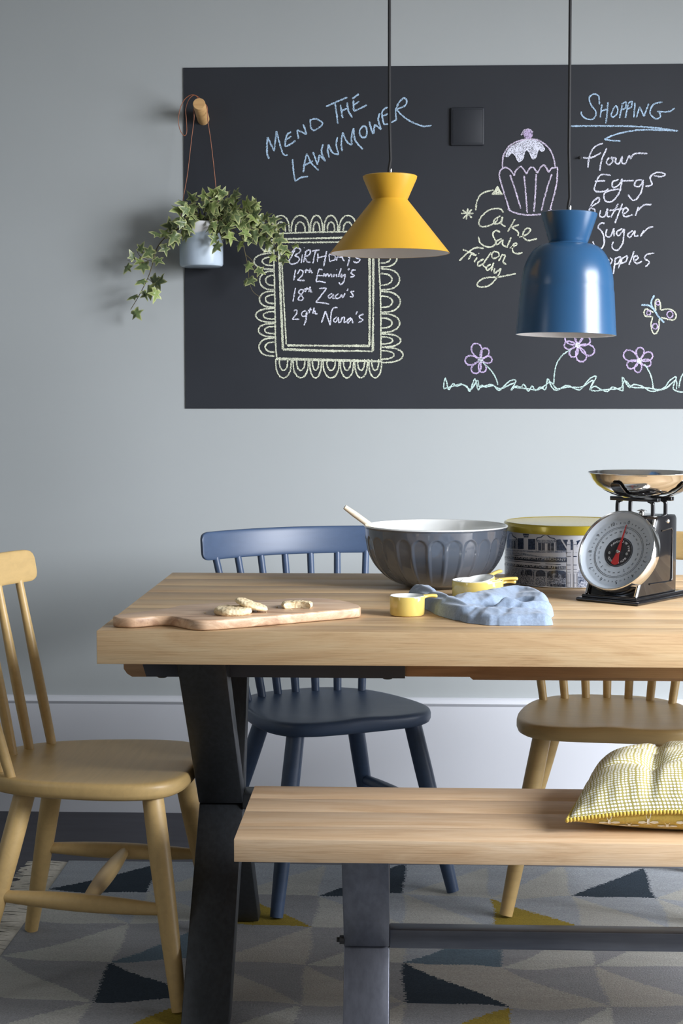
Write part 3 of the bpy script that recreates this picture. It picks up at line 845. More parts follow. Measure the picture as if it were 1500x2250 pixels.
# trails
vine([(420, 488), (395, 500), (365, 520), (345, 545), (335, 580), (325, 610), (305, 650), (287, 680)], [4.40, 4.39, 4.40, 4.41, 4.42, 4.43, 4.44, 4.45], 0.0019, 12, (0.026, 0.038), skip=0.15)
vine([(338, 575), (320, 570), (305, 560), (300, 545)], [4.42, 4.42, 4.42, 4.42], 0.0012, 3, (0.022, 0.03))
vine([(322, 575), (300, 578), (280, 572)], [4.42, 4.42, 4.42], 0.001, 2, (0.026, 0.032), skip=0.5)
vine([(325, 612), (340, 625), (352, 632)], [4.43, 4.42, 4.41], 0.001, 3, (0.03, 0.04), skip=0.3)
vine([(530, 520), (538, 555), (545, 590), (547, 615), (555, 640), (575, 655)], [4.37, 4.38, 4.40, 4.41, 4.42, 4.43], 0.0013, 1, (0.012, 0.016), skip=0.1)
vine([(540, 560), (555, 575), (562, 600), (566, 615)], [4.39, 4.39, 4.40, 4.40], 0.001, 3, (0.018, 0.03), skip=0.3)
vine([(600, 530), (606, 555), (612, 575)], [4.37, 4.38, 4.38], 0.001, 4, (0.018, 0.026), skip=0.1)
vine([(610, 545), (628, 548), (648, 550)], [4.38, 4.38, 4.39], 0.0009, 2, (0.018, 0.024), skip=0.6)

# ------------------------------------------------------------------ pendant lamps
def pendant(name, px, pyt, Y, build, mats, label, tilt=(0, 0)):
    top = aty(px, pyt, Y)
    root = empty(name, (top.x, Y, top.z), 0, label, 'pendant lamp')
    outer, inner, thr = build()
    T = Matrix.Rotation(tilt[0], 4, 'Y') @ Matrix.Rotation(tilt[1], 4, 'X')
    b = bmesh.new(); lathe(b, outer, 128); xf(b, T); finish(b, 'shade', mats[0], root)
    b = bmesh.new(); lathe(b, inner, 128); xf(b, T); finish(b, 'shade_lining', M['lamp_white'], root)
    b = bmesh.new(); lathe(b, [(0, -0.012), (0.017, -0.012), (0.017, -0.075), (0.014, -0.078), (0, -0.078)], 24)
    finish(b, 'lampholder', M['lamp_white'], root)
    b = bmesh.new(); lathe(b, [(0, -0.0785), (0.012, -0.0785), (0.012, -0.086), (0.020, -0.098), (0.022, -0.108), (0.017, -0.118), (0.008, -0.124), (0, -0.126)], 24)
    finish(b, 'bulb', M['glass_bulb'], root)
    b = bmesh.new()
    tube(b, [(-0.002, 0, -0.012), (-0.002, 0, 0.012), (0.001, 0, 0.03), (-0.0015, 0, 0.12), (-0.002, 0, 0.4), (-0.002, 0, ZC - top.z - 0.02)], 0.0030, 8)
    finish(b, 'cable', M['cord'], root)
    b = bmesh.new(); tube(b, [(0.0015, 0.0, -0.002), (0.0015, 0, 0.010), (0.0025, 0, 0.014)], [0.0022, 0.0022, 0.0012], 8); finish(b, 'cable_grip', M['chrome'], root)
    b = bmesh.new(); lathe(b, [(0, 0), (0.05, 0), (0.05, -0.02), (0.045, -0.025), (0, -0.025)], 32); finish(b, 'ceiling_rose', M['lamp_white'], root, (-0.002, 0, ZC - top.z))
    return root


LY = 3.24
k = LY / FPX


def ylamp():
    H = 167 * k; th = 0.0012
    R0, RW, R1 = 59 * k, 38 * k, 130.5 * k; zw = -51 * k
    out = [(0.0035, 0.0), (R0 - 0.003, 0.0), (R0, -0.0015), (R0 - 0.0008, -0.006), (RW + 0.0014, zw + 0.002), (RW, zw), (RW + 0.0012, zw - 0.002), (R1, -H), (R1 - th, -H - 0.0004), (R1 - 2 * th, -H)]
    inn = [(R1 - 2 * th, -H), (R1 - 2 * th - 0.001, -H + 0.0006), (RW - 0.001, zw - 0.006), (RW - 0.003, zw - 0.004), (0.010, zw - 0.003), (0.0035, -0.004)]
    return out, inn, zw


pendant('pendant_lamp', 856.5, 386, LY, ylamp, [M['lamp_yellow']], 'mustard yellow cone pendant lamp with pinched neck hanging over the table')


def blamp():
    H = 263 * k; R0, RW, R1 = 61 * k, 41 * k, 109 * k; zw = -64 * k
    out = [(0.0035, 0.0), (R0 - 0.003, 0.0), (R0, -0.0015), (R0 - 0.0008, -0.006), (RW + 0.0014, zw + 0.002), (RW, zw), (RW + 0.002, zw - 0.0025)]
    for i in range(1, 25):
        t = (i / 24) * PI / 2
        out.append((RW + 0.002 + (100 * k - RW - 0.002) * (math.sin(t) ** 0.9), zw - 0.0025 - 96 * k * (1 - math.cos(t))))
    zl = out[-1][1]
    out += [(102 * k, zl - 8 * k), (107.5 * k, -H + 14 * k), (R1, -H), (R1 - 0.0012, -H - 0.0004), (R1 - 0.0024, -H)]
    inn = [(r - 0.0024, z) for r, z in out[7:-4]][::-1]
    inn = [(R1 - 0.0024, -H), (R1 - 0.004, -H + 0.001)] + inn + [(0.01, zw - 0.006), (0.0035, -0.004)]
    return out, inn, zw


pendant('pendant_lamp', 1250, 468, LY, blamp, [M['lamp_blue']], 'deep blue dome pendant lamp with flared neck hanging over the table', (0.020, -0.018))

# ------------------------------------------------------------------ dining table
TX0, TX1, TY0, TY1, TZ, TT = -0.5345, 1.32, 2.783, 3.699, 0.76, 0.058
table = empty('dining_table', ((TX0 + TX1) / 2, (TY0 + TY1) / 2, 0), 0, 'large oak plank dining table on dark steel crossed legs', 'table')
edges = [0, 0.075, 0.185, 0.305, 0.43, 0.55, 0.67, 0.795, 0.916]
for a, c in zip(edges, edges[1:]):
    b = bmesh.new(); box(b, TX0, TX1, TY0 + a + 0.0002, TY0 + c - 0.0002, TZ - TT, TZ, 0.0012, 0, 2)
    part(b, 'plank', M['oak'], table)


def bar(y0, z0, y1, z1, x0, x1, th, bev=0.003):
    """flat bar between two points of the yz plane, ends cut level"""
    dy, dz = y1 - y0, z1 - z0; h = th / 2 * math.hypot(dy, dz) / abs(dz)
    bm = bmesh.new()
    q = [(y0 - h, z0), (y0 + h, z0), (y1 + h, z1), (y1 - h, z1)]
    A = [bm.verts.new((x0, y, z)) for y, z in q]; B = [bm.verts.new((x1, y, z)) for y, z in q]
    bm.faces.new(A); bm.faces.new(B[::-1])
    for i in range(4): bm.faces.new((A[i], B[i], B[(i + 1) % 4], A[(i + 1) % 4]))
    bmesh.ops.recalc_face_normals(bm, faces=bm.faces[:])
    bmesh.ops.bevel(bm, geom=bm.edges[:], offset=bev, segments=2, affect='EDGES', profile=0.5)
    return bm


for x0 in (-0.4115, 1.11):
    for q in ((2.905, 0.7, 3.215, 0.357), (3.225, 0.355, 2.93, 0.0095), (3.352, 0.7, 3.222, 0.36), (3.232, 0.357, 3.545, 0.0095)):
        part(bar(*q, x0, x0 + 0.088, 0.042), 'leg', M['iron'], table, 30)
b = bmesh.new(); box(b, -0.325, 1.115, 3.185, 3.255, 0.345, 0.375, 0.003); part(b, 'stretcher', M['iron'], table)
# steel bearer under the top, cut back at a slant at its end, and the oak extension rails
for y0 in (2.955, 3.40):
    b = bmesh.new(); t = bmesh.new()
    q = [(-0.4915, 0.7018), (-0.4765, 0.6505), (-0.003, 0.6505), (-0.003, 0.7018)]
    A = [t.verts.new((x, y0, z)) for x, z in q]; B = [t.verts.new((x, y0 + 0.035, z)) for x, z in q]
    t.faces.new(A); t.faces.new(B[::-1])
    for i in range(4): t.faces.new((A[i], B[i], B[(i + 1) % 4], A[(i + 1) % 4]))
    merge(b, t)
    part(b, 'bearer', M['bearer'], table, 30)
for x in (-0.450, -0.035):
    b = bmesh.new(); lathe(b, [(0, -0.004), (0.008, -0.004), (0.012, 0.0), (0.012, 0.002), (0, 0.002)], 16); xf(b, Matrix.Translation((x, 2.974, 0.6502))); part(b, 'bolt', M['iron'], table)
b = bmesh.new(); prism(b, [(-0.528, 0.6385), (-0.535, 0.648), (-0.535, 0.7015), (0.11, 0.7015), (0.11, 0.6385), (-0.519, 0.633)], 3.05, 3.085, 0.002)
xf(b, Matrix(((1, 0, 0, 0), (0, 0, 1, 0), (0, 1, 0, 0), (0, 0, 0, 1)))); part(b, 'extension_rail', M['oak_rail'], table)
b = bmesh.new(); box(b, -0.002, 1.14, 2.962, 2.99, 0.6525, 0.7018, 0.0015); part(b, 'side_rail', M['oak_rail'], table)
b = bmesh.new(); prism(b, [(0.1145, 0.648), (0.122, 0.6415), (0.76, 0.6415), (0.76, 0.70), (0.1145, 0.70)], 2.995, 3.03, 0.0015)
xf(b, Matrix(((1, 0, 0, 0), (0, 0, 1, 0), (0, 1, 0, 0), (0, 0, 0, 1)))); part(b, 'extension_rail', M['oak_rail'], table)

# ------------------------------------------------------------------ bench
SX0, SX1, SY0, SY1, SZ, ST = -0.2781, 1.12, 2.592, 2.952, 0.45, 0.0375
bench = empty('bench', ((SX0 + SX1) / 2, (SY0 + SY1) / 2, 0), 0, 'oak plank bench on brushed steel crossed legs in front of the table', 'bench')
ed = [0, 0.085, 0.18, 0.27, 0.36]
for a, c in zip(ed, ed[1:]):
    b = bmesh.new(); box(b, SX0, SX1, SY0 + a + 0.0002, SY0 + c - 0.0002, SZ - ST, SZ, 0.001, 0, 2); part(b, 'plank', M['oak_bench'], bench)
for x0 in (-0.1062, 0.93):
    for q in ((2.66, 0.4122, 2.765, 0.222), (2.772, 0.221, 2.675, 0.0095), (2.885, 0.4122, 2.778, 0.222), (2.772, 0.221, 2.868, 0.0095)):
        part(bar(*q, x0, x0 + 0.0777, 0.030, 0.0015), 'leg', M['steel'], bench, 30)
    b = bmesh.new(); box(b, x0, x0 + 0.0777, 2.63, 2.915, 0.4055, 0.4125, 0.001); part(b, 'top_plate', M['steel'], bench)
b = bmesh.new(); box(b, -0.0286, 0.94, 2.752, 2.79, 0.2175, 0.2505, 0.003); part(b, 'stretcher', M['steel_bar'], bench)
b = bmesh.new(); tube(b, [(-0.1135, 2.745, 0.2345), (-0.1055, 2.745, 0.2345)], 0.0075, 6); tube(b, [(-0.1185, 2.745, 0.2345), (-0.11, 2.745, 0.2345)], 0.0042, 10); part(b, 'bolt', M['black'], bench)

# ------------------------------------------------------------------ rug
RX0, RX1, RY0, RY1 = -0.838, 1.42, 2.15, 3.975
cx_ = [-0.838, -0.602, -0.400, -0.202, -0.004, 0.195, 0.385, 0.578, 0.772, 0.966, 1.16, 1.42]
cy_ = [3.975, 3.730, 3.507, 3.266, 3.048, 2.825, 2.60, 2.38, 2.15]
rows = [  # (upper-left, lower-right) for '/', (lower-left, upper-right) for '\'
    ('/', 'BD BL BL BD BL BL BD BL BL BL BD'), ('\\', 'LB LB YM LB LB YB LB LB LB YB LB'),
    ('/', 'ML MT MW ML BT ML ML ML MT ML ML'), ('\\', 'LM DM WM WM DW WM WM WM DM WM WM'),
    ('/', 'ML MY ML MW MY ML ML ML MY ML ML'), ('\\', 'LB LM DB LM LB DM LB LM LB DM LB'),
    ('/', 'BL MT ML BL MT ML BL ML MT ML BL'), ('\\', 'LM LB YM LB LM LB YM LB LM LB LM')]
RK = list(RUG.keys())


def rug_z(x, y):
    return 0.0065 + 0.0028 * noise.noise(Vector((x * 3.0, y * 2.0, 4)))


def rug_cell(x, y):
    x2 = x + 0.0050 * noise.noise(Vector((x * 90, y * 140, 1))) + 0.003 * math.sin(y * 700) + 0.004 * math.sin(y * 22)
    y2 = y + 0.012 * math.sin(x * 14 + 1.3 * y) + 0.006 * math.sin(x * 31) + 0.0007 * math.sin(x * 820) + 0.002 * noise.noise(Vector((x * 160, y * 40, 6)))
    i = 0
    while i < len(cx_) - 2 and x2 > cx_[i + 1]: i += 1
    j = 0
    while j < len(cy_) - 2 and y2 < cy_[j + 1]: j += 1
    u = (x2 - cx_[i]) / (cx_[i + 1] - cx_[i]); v = (cy_[j] - y2) / (cy_[j] - cy_[j + 1])
    d, s_ = rows[j]; pr_ = s_.split()[i]
    if d == '/': return pr_[0] if u + v < 1 else pr_[1]
    return pr_[0] if v > u else pr_[1]


nx, ny = 640, 500
verts = []; faces = []; mids = []
for j in range(ny + 1):
    for i in range(nx + 1):
        x = RX0 + (RX1 - RX0) * i / nx; y = RY0 + (RY1 - RY0) * j / ny
        verts.append((x, y + (0.004 * math.sin(x * 9) if j in (0, ny) else 0), rug_z(x, y)))
for j in range(ny):
    for i in range(nx):
        a = j * (nx + 1) + i; faces.append((a, a + 1, a + nx + 2, a + nx + 1))
        mids.append(RK.index(rug_cell(RX0 + (RX1 - RX0) * (i + .5) / nx, RY0 + (RY1 - RY0) * (j + .5) / ny)))
# underside rim
base = len(verts); rim = [j * (nx + 1) for j in range(ny + 1)] + [ny * (nx + 1) + i for i in range(1, nx + 1)] + [j * (nx + 1) + nx for j in range(ny - 1, -1, -1)] + [i for i in range(nx - 1, 0, -1)]
for r in rim: x, y, z = verts[r]; verts.append((x, y, 0.0005))
for q in range(len(rim)):
    q2 = (q + 1) % len(rim); faces.append((rim[q], rim[q2], base + q2, base + q)); mids.append(0)
me = bpy.data.meshes.new('woven_field'); me.from_pydata(verts, [], faces)
for kk in RK: me.materials.append(RUG[kk])
me.polygons.foreach_set('material_index', mids); me.polygons.foreach_set('use_smooth', [True] * len(faces)); me.update()
rug = empty('rug', (0, 0, 0), 0, 'flat-woven wool rug of grey, ink blue and mustard triangles under the table', 'rug')
o = bpy.data.objects.new('woven_field', me); COL.objects.link(o); o.parent = rug
M['fringe'] = plain('rug_fringe', rgb(196, 192, 182), 0.95, 0.12, 100)
b = bmesh.new()
y = RY0 + 0.004
while y < RY1:
    for q in range(2):
        x = RX0 + 0.002; yy = y + random.uniform(-0.002, 0.002); pts = []
        ln = random.uniform(0.085, 0.112); dr = random.uniform(-0.12, 0.12)
        for i in range(6):
            pts.append((x - ln * i / 5, yy + dr * ln * i / 5 + 0.0025 * math.sin(i * 1.7 + q + y * 50), 0.003 + 0.003 * q * math.sin(PI * i / 5)))
        tube(b, pts, [0.0021, 0.0019, 0.0022, 0.002, 0.0022, 0.0012], 4)
    y += 0.0068
tag(finish(b, 'fringe', M['fringe'], rug), kind='stuff')

# ------------------------------------------------------------------ chairs
CH = dict(wb=.1512, yb=.2004, sb=.0613, wt=.2038, yt=.2699, st=.0472, zt=.7707, a1=.1480, b1=.1343, a2=.2235, b2=.1976, c1=.1159, d1=.1202, c2=.2192, d2=.2084, zs=.4347)


def seat_bm():
    zs = CH['zs']
    half = [(0.0, -.197), (.07, -.196), (.135, -.188), (.180, -.162), (.203, -.115), (.208, -.05), (.202, .02), (.190, .085), (.168, .145), (.130, .195), (.075, .224), (0.0, .233)]
    pts = [Vector((x, y, 0)) for x, y in half] + [Vector((-x, y, 0)) for x, y in half[-2:0:-1]]
    O = spline(pts, 5, True); n = len(O)
    c = Vector((0, 0.01, 0)); bm = bmesh.new()

    def dish(p):
        r = min(1, ((p.x / 0.19) ** 2 + ((p.y - 0.03) / 0.20) ** 2))
        z = -0.007 * (1 - r) ** 0.7 if r < 1 else 0
        if p.y < -0.05: z += 0.0035 * math.exp(-(p.x / 0.05) ** 2) * min(1, (-p.y - 0.05) / 0.12)
        return z
    rings = []
    ks = [(0.0, 0, 0), (0.2, 0, 0), (0.4, 0, 0), (0.6, 0, 0), (0.75, 0, 0), (0.87, 0, 0), (0.94, 0, 0), (0.975, -0.001, 0), (0.992, -0.004, 0), (1.0, -0.010, 0), (1.0, -0.021, 1), (0.985, -0.029, 1), (0.955, -0.033, 1), (0.5, -0.034, 1), (0.0, -0.034, 1)]
    for kx, dz, bt in ks:
        if kx == 0: rings.append([bm.verts.new((c.x, c.y, zs + dz + (dish(c) if not bt else 0)))]); continue
        rg = []
        for p in O:
            q = c + (p - c) * kx; rg.append(bm.verts.new((q.x, q.y, zs + dz + (dish(q) if not bt else 0))))
        rings.append(rg)
    for a, d in zip(rings, rings[1:]):
        for i in range(n):
            j = (i + 1) % n
            if len(a) == 1: bm.faces.new((a[0], d[i], d[j]))
            elif len(d) == 1: bm.faces.new((a[i], d[0], a[j]))
            else: bm.faces.new((a[i], d[i], d[j], a[j]))
    return bm


def make_chair(mat, label):
    root = empty('spindle_chair', (0, 0, 0), 0, label, 'chair')
    C = CH
    finish(seat_bm(), 'seat', mat, root, smooth=60)
    for s in (-1, 1):
        for (x1, y1, x2, y2) in ((s * C['a1'], -C['b1'], s * C['a2'], -C['b2']), (s * C['c1'], C['d1'], s * C['c2'], C['d2'])):
            b = bmesh.new(); t0 = Vector((x1, y1, C['zs'] - .030)); t1 = Vector((x2, y2, 0.0095))
            P = [t0.lerp(t1, i / 10) for i in range(11)]
            tube(b, P, [.0205, .0208, .021, .021, .0205, .0197, .0188, .0178, .0168, .0157, .0145], 20); finish(b, 'leg', mat, root)
    sides = []
    for s in (-1, 1):
        def on(x1, y1, x2, y2, z):
            t = (C['zs'] - .03 - z) / (C['zs'] - .04); return Vector((x1 + (x2 - x1) * t, y1 + (y2 - y1) * t, z))
        f = on(s * C['a1'], -C['b1'], s * C['a2'], -C['b2'], .192); r = on(s * C['c1'], C['d1'], s * C['c2'], C['d2'], .205)
        b = bmesh.new(); P = [f.lerp(r, i / 12) for i in range(13)]
        tube(b, P, [.0105 + .007 * math.sin(PI * i / 12) for i in range(13)], 16); finish(b, 'stretcher', mat, root); sides.append(f.lerp(r, 0.48))
    b = bmesh.new(); tube(b, [sides[0].lerp(sides[1], i / 12) for i in range(13)], [.0095 + .0075 * math.sin(PI * i / 12) for i in range(13)], 16); finish(b, 'stretcher', mat, root)
    for i in range(7):
        t = (i - 3) / 3
        p0 = Vector((C['wb'] * t, C['yb'] - C['sb'] * t * t, C['zs'] - .008)); p1 = Vector((C['wt'] * t, C['yt'] - C['st'] * t * t, C['zt'] + .012))
        b = bmesh.new(); tube(b, [p0.lerp(p1, q / 10) for q in range(11)], [.0098 + .0018 * math.sin(PI * min(1, q / 8)) - .0012 * (q / 10) for q in range(11)], 14); finish(b, 'spindle', mat, root)
    # crest rail
    HW = .245; zb, zt2 = C['zt'] - .004, C['zt'] + .064; b = bmesh.new(); N = 40; R = 12; prev = None
    for i in range(N + 1):
        x = -HW + 2 * HW * i / N
        x = HW * (1 - (1 - abs(2 * i / N - 1)) ** 1.6) * (1 if i * 2 > N else -1); e = max(0.0, (abs(x) - (HW - .022)) / .022); kk = math.sqrt(max(0.0, 1 - e * e)) if e > 0 else 1.0; kk = 0.62 + 0.38 * kk
        mz = (zb + zt2) / 2; hz = (zt2 - zb) / 2 * kk; ry = .0085 * (0.6 + 0.4 * kk)
        y0 = C['yt'] - C['st'] * (x / C['wt']) ** 2
        ring = []
        for q in range(R * 2):
            a = 2 * PI * q / (R * 2); cs, sn = math.cos(a), math.sin(a)
            yy = ry * (abs(cs) ** 0.35) * (1 if cs > 0 else -1); zz = hz * (abs(sn) ** 0.45) * (1 if sn > 0 else -1)
            ring.append(b.verts.new((x, y0 + yy + zz * 0.16, mz + zz)))
        if prev:
            for q in range(R * 2): b.faces.new((prev[q], prev[(q + 1) % (R * 2)], ring[(q + 1) % (R * 2)], ring[q]))
        else: b.faces.new(ring[::-1])
        prev = ring
    b.faces.new(prev); finish(b, 'crest_rail', mat, root, smooth=50)
    return root


def copy_chair(src, loc, rz, label):
    r = src.copy(); COL.objects.link(r); r.location = loc; r.rotation_euler = (0, 0, rz); r['label'] = label
    for ch in src.children:
        c = ch.copy(); COL.objects.link(c); c.parent = r
    return r


navy = make_chair(M['navy'], 'navy blue painted spindle-back chair behind the table, between wall and bowl')
navy.location = (-0.1806, 3.8259, 0); navy.rotation_euler = (0, 0, 0.483)
ms = make_chair(M['mustard'], 'mustard painted spindle-back chair at the left end of the table')
ms.location = (-0.6125, 3.2202, 0); ms.rotation_euler = (0, 0, 1.5278)
ms['group'] = 'mustard spindle-back chairs'
bpy.context.view_layer.update()
ms2 = copy_chair(ms, (0.4649, 3.7564, 0), -0.1046, 'mustard painted spindle-back chair behind the table on the right, near the scales')

# ------------------------------------------------------------------ chopping board and cookies
kz = (HC - 0.778) / (HC - 0.786)
OUT = [(-.5048, 2.7836), (-.5020, 2.770), (-.4900, 2.7600), (-.4717, 2.7560), (-.4540, 2.7640), (-.4353, 2.7780), (-.4180, 2.7830), (-.4030, 2.7800), (-.3850, 2.7600), (-.3700, 2.7420), (-.3580, 2.7330), (-.3440, 2.7300), (-.3290, 2.7345), (-.3050, 2.7480),
       (-.2202, 2.8048), (-.1400, 2.8610), (-.0929, 2.8940), (-.0835, 2.9060), (-.0840, 2.9300), (-.0951, 2.9640), (-.1200, 3.0080), (-.1502, 3.0340), (-.1780, 3.0420), (-.2050, 3.0390), (-.2537, 3.0144), (-.3540, 2.9600), (-.3920, 2.9390), (-.4120, 2.9210), (-.4200, 2.8980), (-.4330, 2.8760), (-.4546, 2.8500), (-.4800, 2.8220), (-.4980, 2.8020)]
chop = empty('chopping_board', (-0.27, 2.92, TZ), 0, 'wavy-handled acacia chopping board at the left front of the table', 'chopping board')
b = bmesh.new()
ol = spline([Vector((x * kz, y * kz, 0)) for x, y in OUT], 7, True)
prism(b, [(p.x, p.y) for p in ol], TZ + 0.0006, TZ + 0.0185, 0.0035, seg=3)
co = part(b, 'board_body', M['acacia'], chop, 50)
co.rotation_euler = (0, 0, 0)
TBZ = TZ + 0.0185


def cookie(name, cx, cy, z, r, h, label, tilt=None, bite=None, seed=0):
    b = bmesh.new(); prof = [(0, 0.0), (r * 0.9, 0.0), (r * 0.99, h * 0.22), (r, h * 0.5), (r * 0.95, h * 0.8), (r * 0.85, h * 0.95), (r * 0.6, h), (r * 0.3, h * 1.02), (0, h * 1.02)]
    # denser rings over the top
    prof = [(0, 0), (r * 0.45, 0), (r * 0.9, 0), (r * 0.99, h * 0.25), (r, h * 0.5), (r * 0.96, h * 0.78)] + [(r * q, h * (1.02 - 0.12 * q ** 4)) for q in (0.88, 0.78, 0.68, 0.58, 0.48, 0.38, 0.28, 0.18, 0.09)] + [(0, h * 1.02)]
    lathe(b, prof, 72)
    for v in b.verts:
        p = Vector((v.co.x * 120, v.co.y * 120, v.co.z * 120 + seed * 7))
        d = noise.noise(p) * 0.0009 + noise.noise(p * 2.7) * 0.0008
        a = math.atan2(v.co.y, v.co.x); rr = 1 + 0.035 * math.sin(3 * a + seed) + 0.02 * math.sin(7 * a + seed * 2)
        v.co.x *= rr; v.co.y *= rr
        if v.co.z > h * 0.3: v.co.z += d * 1.3
        v.co.x += d; v.co.y += d * 0.5
    if bite:
        for bx, by, br in bite:
            for v in b.verts:
                dx, dy = v.co.x - bx, v.co.y - by; d = math.hypot(dx, dy)
                if d < br:
                    jag = br * (1 + 0.10 * noise.noise(Vector((v.co.z * 400, math.atan2(dy, dx) * 4, seed))))
                    # push back to the bitten edge, towards the cookie's centre
                    t = Vector((-bx, -by, 0)).normalized()
                    e = Vector((dx, dy, 0)); along = e.dot(t); perp2 = max(0.0, e.length_squared - along * along)
                    v.co += t * (math.sqrt(max(0, jag * jag - perp2)) - along)
    o = finish(b, name, M['cookie'], smooth=60); o.location = (cx, cy, z)
    if tilt: o.rotation_euler = tilt
    tag(o, label, 'cookie', 'cookies on the board'); return o


c1 = atz(510, 1338, TBZ + 0.009)
cookie('cookie', c1.x, c1.y, TBZ + 0.0002, 0.0335, 0.0125, 'whole round oat cookie lying flat on the chopping board', seed=1)
c2 = atz(548, 1325, TBZ + 0.018)
cookie('cookie', c2.x, c2.y + 0.012, TBZ + 0.0105, 0.0300, 0.0085, 'broken oat cookie leaning on the edge of the whole cookie', (0.05, 0.30, 0.2), [(0.012, 0.034, 0.024)], seed=2)
c3 = atz(652, 1328, TBZ + 0.006)
cookie('cookie', c3.x, c3.y, TBZ + 0.0002, 0.0285, 0.011, 'half-eaten oat cookie on its own to the right on the chopping board', (0, 0, 0), [(0.004, -0.036, 0.030)], seed=3)
crumbs = []
for i, (x, y, r) in enumerate(((556, 1344, .0017), (575, 1341, .0048), (608, 1335, .0018), (542, 1345, .0012), (566, 1344, .0014), (450, 1347, .0015), (585, 1346, .0011), (640, 1341, .0012))):
    p = atz(x, y, TBZ)
    b = bmesh.new(); bmesh.ops.create_icosphere(b, subdivisions=2, radius=r)
    for v in b.verts: v.co *= 1 + 0.35 * noise.noise(v.co * 500 + Vector((i, 0, 0))); v.co.z *= 0.7
    o = finish(b, 'cookie_crumb', M['cookie']); o.location = (p.x, p.y, TBZ + r * 0.62)
    tag(o, ['oat crumb just under the right edge of the leaning broken cookie', 'largest oat cookie crumb, right of the whole cookie on the board',
            'oat crumb nearest to the half-eaten cookie, on its left side', 'tiny oat crumb touching the near right edge of the whole cookie', 'small oat crumb between the whole cookie and the largest crumb',
            'oat crumb alone on the left of the whole cookie, towards the handle', 'tiny oat crumb just right of the largest crumb', 'tiny oat crumb at the left foot of the half-eaten cookie'][i], 'crumb', 'cookie crumbs')

# ------------------------------------------------------------------ mixing bowl and spoon
BWX, BWY = 0.0606, 3.455
bowl = empty('mixing_bowl', (BWX, BWY, TZ), 0, 'large glossy grey fluted mixing bowl with white inside on the table', 'bowl')
BK = 1.0156
op = [(0, 0.0), (.050, 0.0), (.062, 0.0015), (.066, 0.004)]
sil = [(0.004, .066), (0.010, .083), (0.018, .097), (0.030, .1125), (0.045, .1255), (0.060, .1345), (0.075, .1405), (0.090, .1440), (0.105, .1462), (0.120, .1475), (0.129, .1482)]


op = [(r * BK, z) for r, z in op]; sil = [(z, r * BK) for z, r in sil]


def rad(z):
    for (z0, r0), (z1, r1) in zip(sil, sil[1:]):
        if z <= z1: t = (z - z0) / (z1 - z0); return r0 + (r1 - r0) * t
    return sil[-1][1]


def smooth_prof(ss, n):
    P = spline([Vector((r, 0, z)) for z, r in ss], n); return [(p.x, p.z) for p in P]


prof = op + smooth_prof(sil, 9)[1:] + [(.1494 * BK, .1305), (.1496 * BK, .1325)]
NF = 26


def flute(a, r, z, j):
    if z < 0.006 or z > 0.118: return 0
    u = ((a * NF / (2 * PI)) % 1.0) - 0.5; hw = 0.40
    top = 0.113
    if z > top - 0.018:
        s_ = (z - (top - 0.018)) / 0.018
        if s_ >= 1: return 0
        hw = 0.40 * math.sqrt(1 - s_ * s_)
    e = abs(u) / max(hw, 1e-3)
    if e >= 1.15: return 0
    dep = 0.0024 * min(1, (z - 0.006) / 0.02)
    edge = min(1, max(0, (1.12 - e) / 0.22)); edge = edge * edge * (3 - 2 * edge)
    return -dep * edge * (0.75 + 0.25 * (1 - min(1, e) ** 2))


b = bmesh.new(); lathe(b, prof, NF * 14, fn=flute); finish(b, 'bowl_body', M['bowl_grey'], bowl, smooth=70)
inn = [(r * BK, z) for r, z in ((.1496, .1325), (.1490, .1345), (.1470, .1355), (.1450, .1345), (.1440, .132))] + [(r - 0.005, z + 0.002) for r, z in smooth_prof(sil, 3)[::-1] if z < 0.125] + [(0, .006)]
b = bmesh.new(); lathe(b, inn, 96); finish(b, 'bowl_lining', M['bowl_white'], bowl, smooth=60)
sp0 = aty(757, 1114, 3.455)
sp1 = Vector((BWX - 0.02, BWY + 0.015, TZ + 0.035))
rimp = aty(812, 1155, 3.455)
d = (rimp - sp0).normalized()
sp1 = sp0 + d * 0.20; sp1.y += 0.03
spoon = empty('wooden_spoon', sp1, 0, 'pale wooden spoon handle sticking out of the grey mixing bowl', 'spoon')
b = bmesh.new(); tube(b, [sp0 + (sp1 - sp0) * q / 8 for q in range(9)], [.0052, .0066, .0067, .0066, .0066, .0064, .006, .0058, .0058], 14); part(b, 'handle', M['spoonwood'], spoon)
b = bmesh.new()
dd = (sp1 - sp0).normalized()
tube(b, [sp1 + dd * q for q in (-0.004, .006, .016, .028, .038, .044)], [.006, .014, .019, .0185, .012, .003], 16, flat=0.35); part(b, 'spoon_head', M['spoonwood'], spoon)

# ------------------------------------------------------------------ biscuit tin
TNX, TNY, TNR = 0.352, 3.565, 0.1395
tin = empty('biscuit_tin', (TNX, TNY, TZ), 0, 'round tin with mustard lid and an old shopfront printed in navy, behind the scales', 'tin')
b = bmesh.new(); lathe(b, [(0, 0.0006), (TNR - 0.002, 0.0006), (TNR, 0.0022), (TNR, 0.1195), (TNR - 0.003, 0.122), (0, 0.122)], 128); finish(b, 'tin_body', M['tin_white'], tin)
b = bmesh.new(); lathe(b, [(TNR + 0.0003, 0.0005), (TNR + 0.0012, 0.0014), (TNR + 0.0003, 0.0026)], 128); finish(b, 'base_rim', M['chrome'], tin)
b = bmesh.new(); lathe(b, [(TNR + 0.0012, 0.112), (TNR + 0.0022, 0.1125), (TNR + 0.0022, 0.1275), (TNR + 0.001, 0.130), (TNR - 0.002, 0.1312), (TNR - 0.005, 0.1302), (TNR - 0.009, 0.1298), (0, 0.1298)], 128)
lathe(b, [(TNR + 0.0012, 0.112), (TNR + 0.0005, 0.1125), (TNR + 0.0005, 0.12)], 128); finish(b, 'lid', M['tin_lid'], tin)


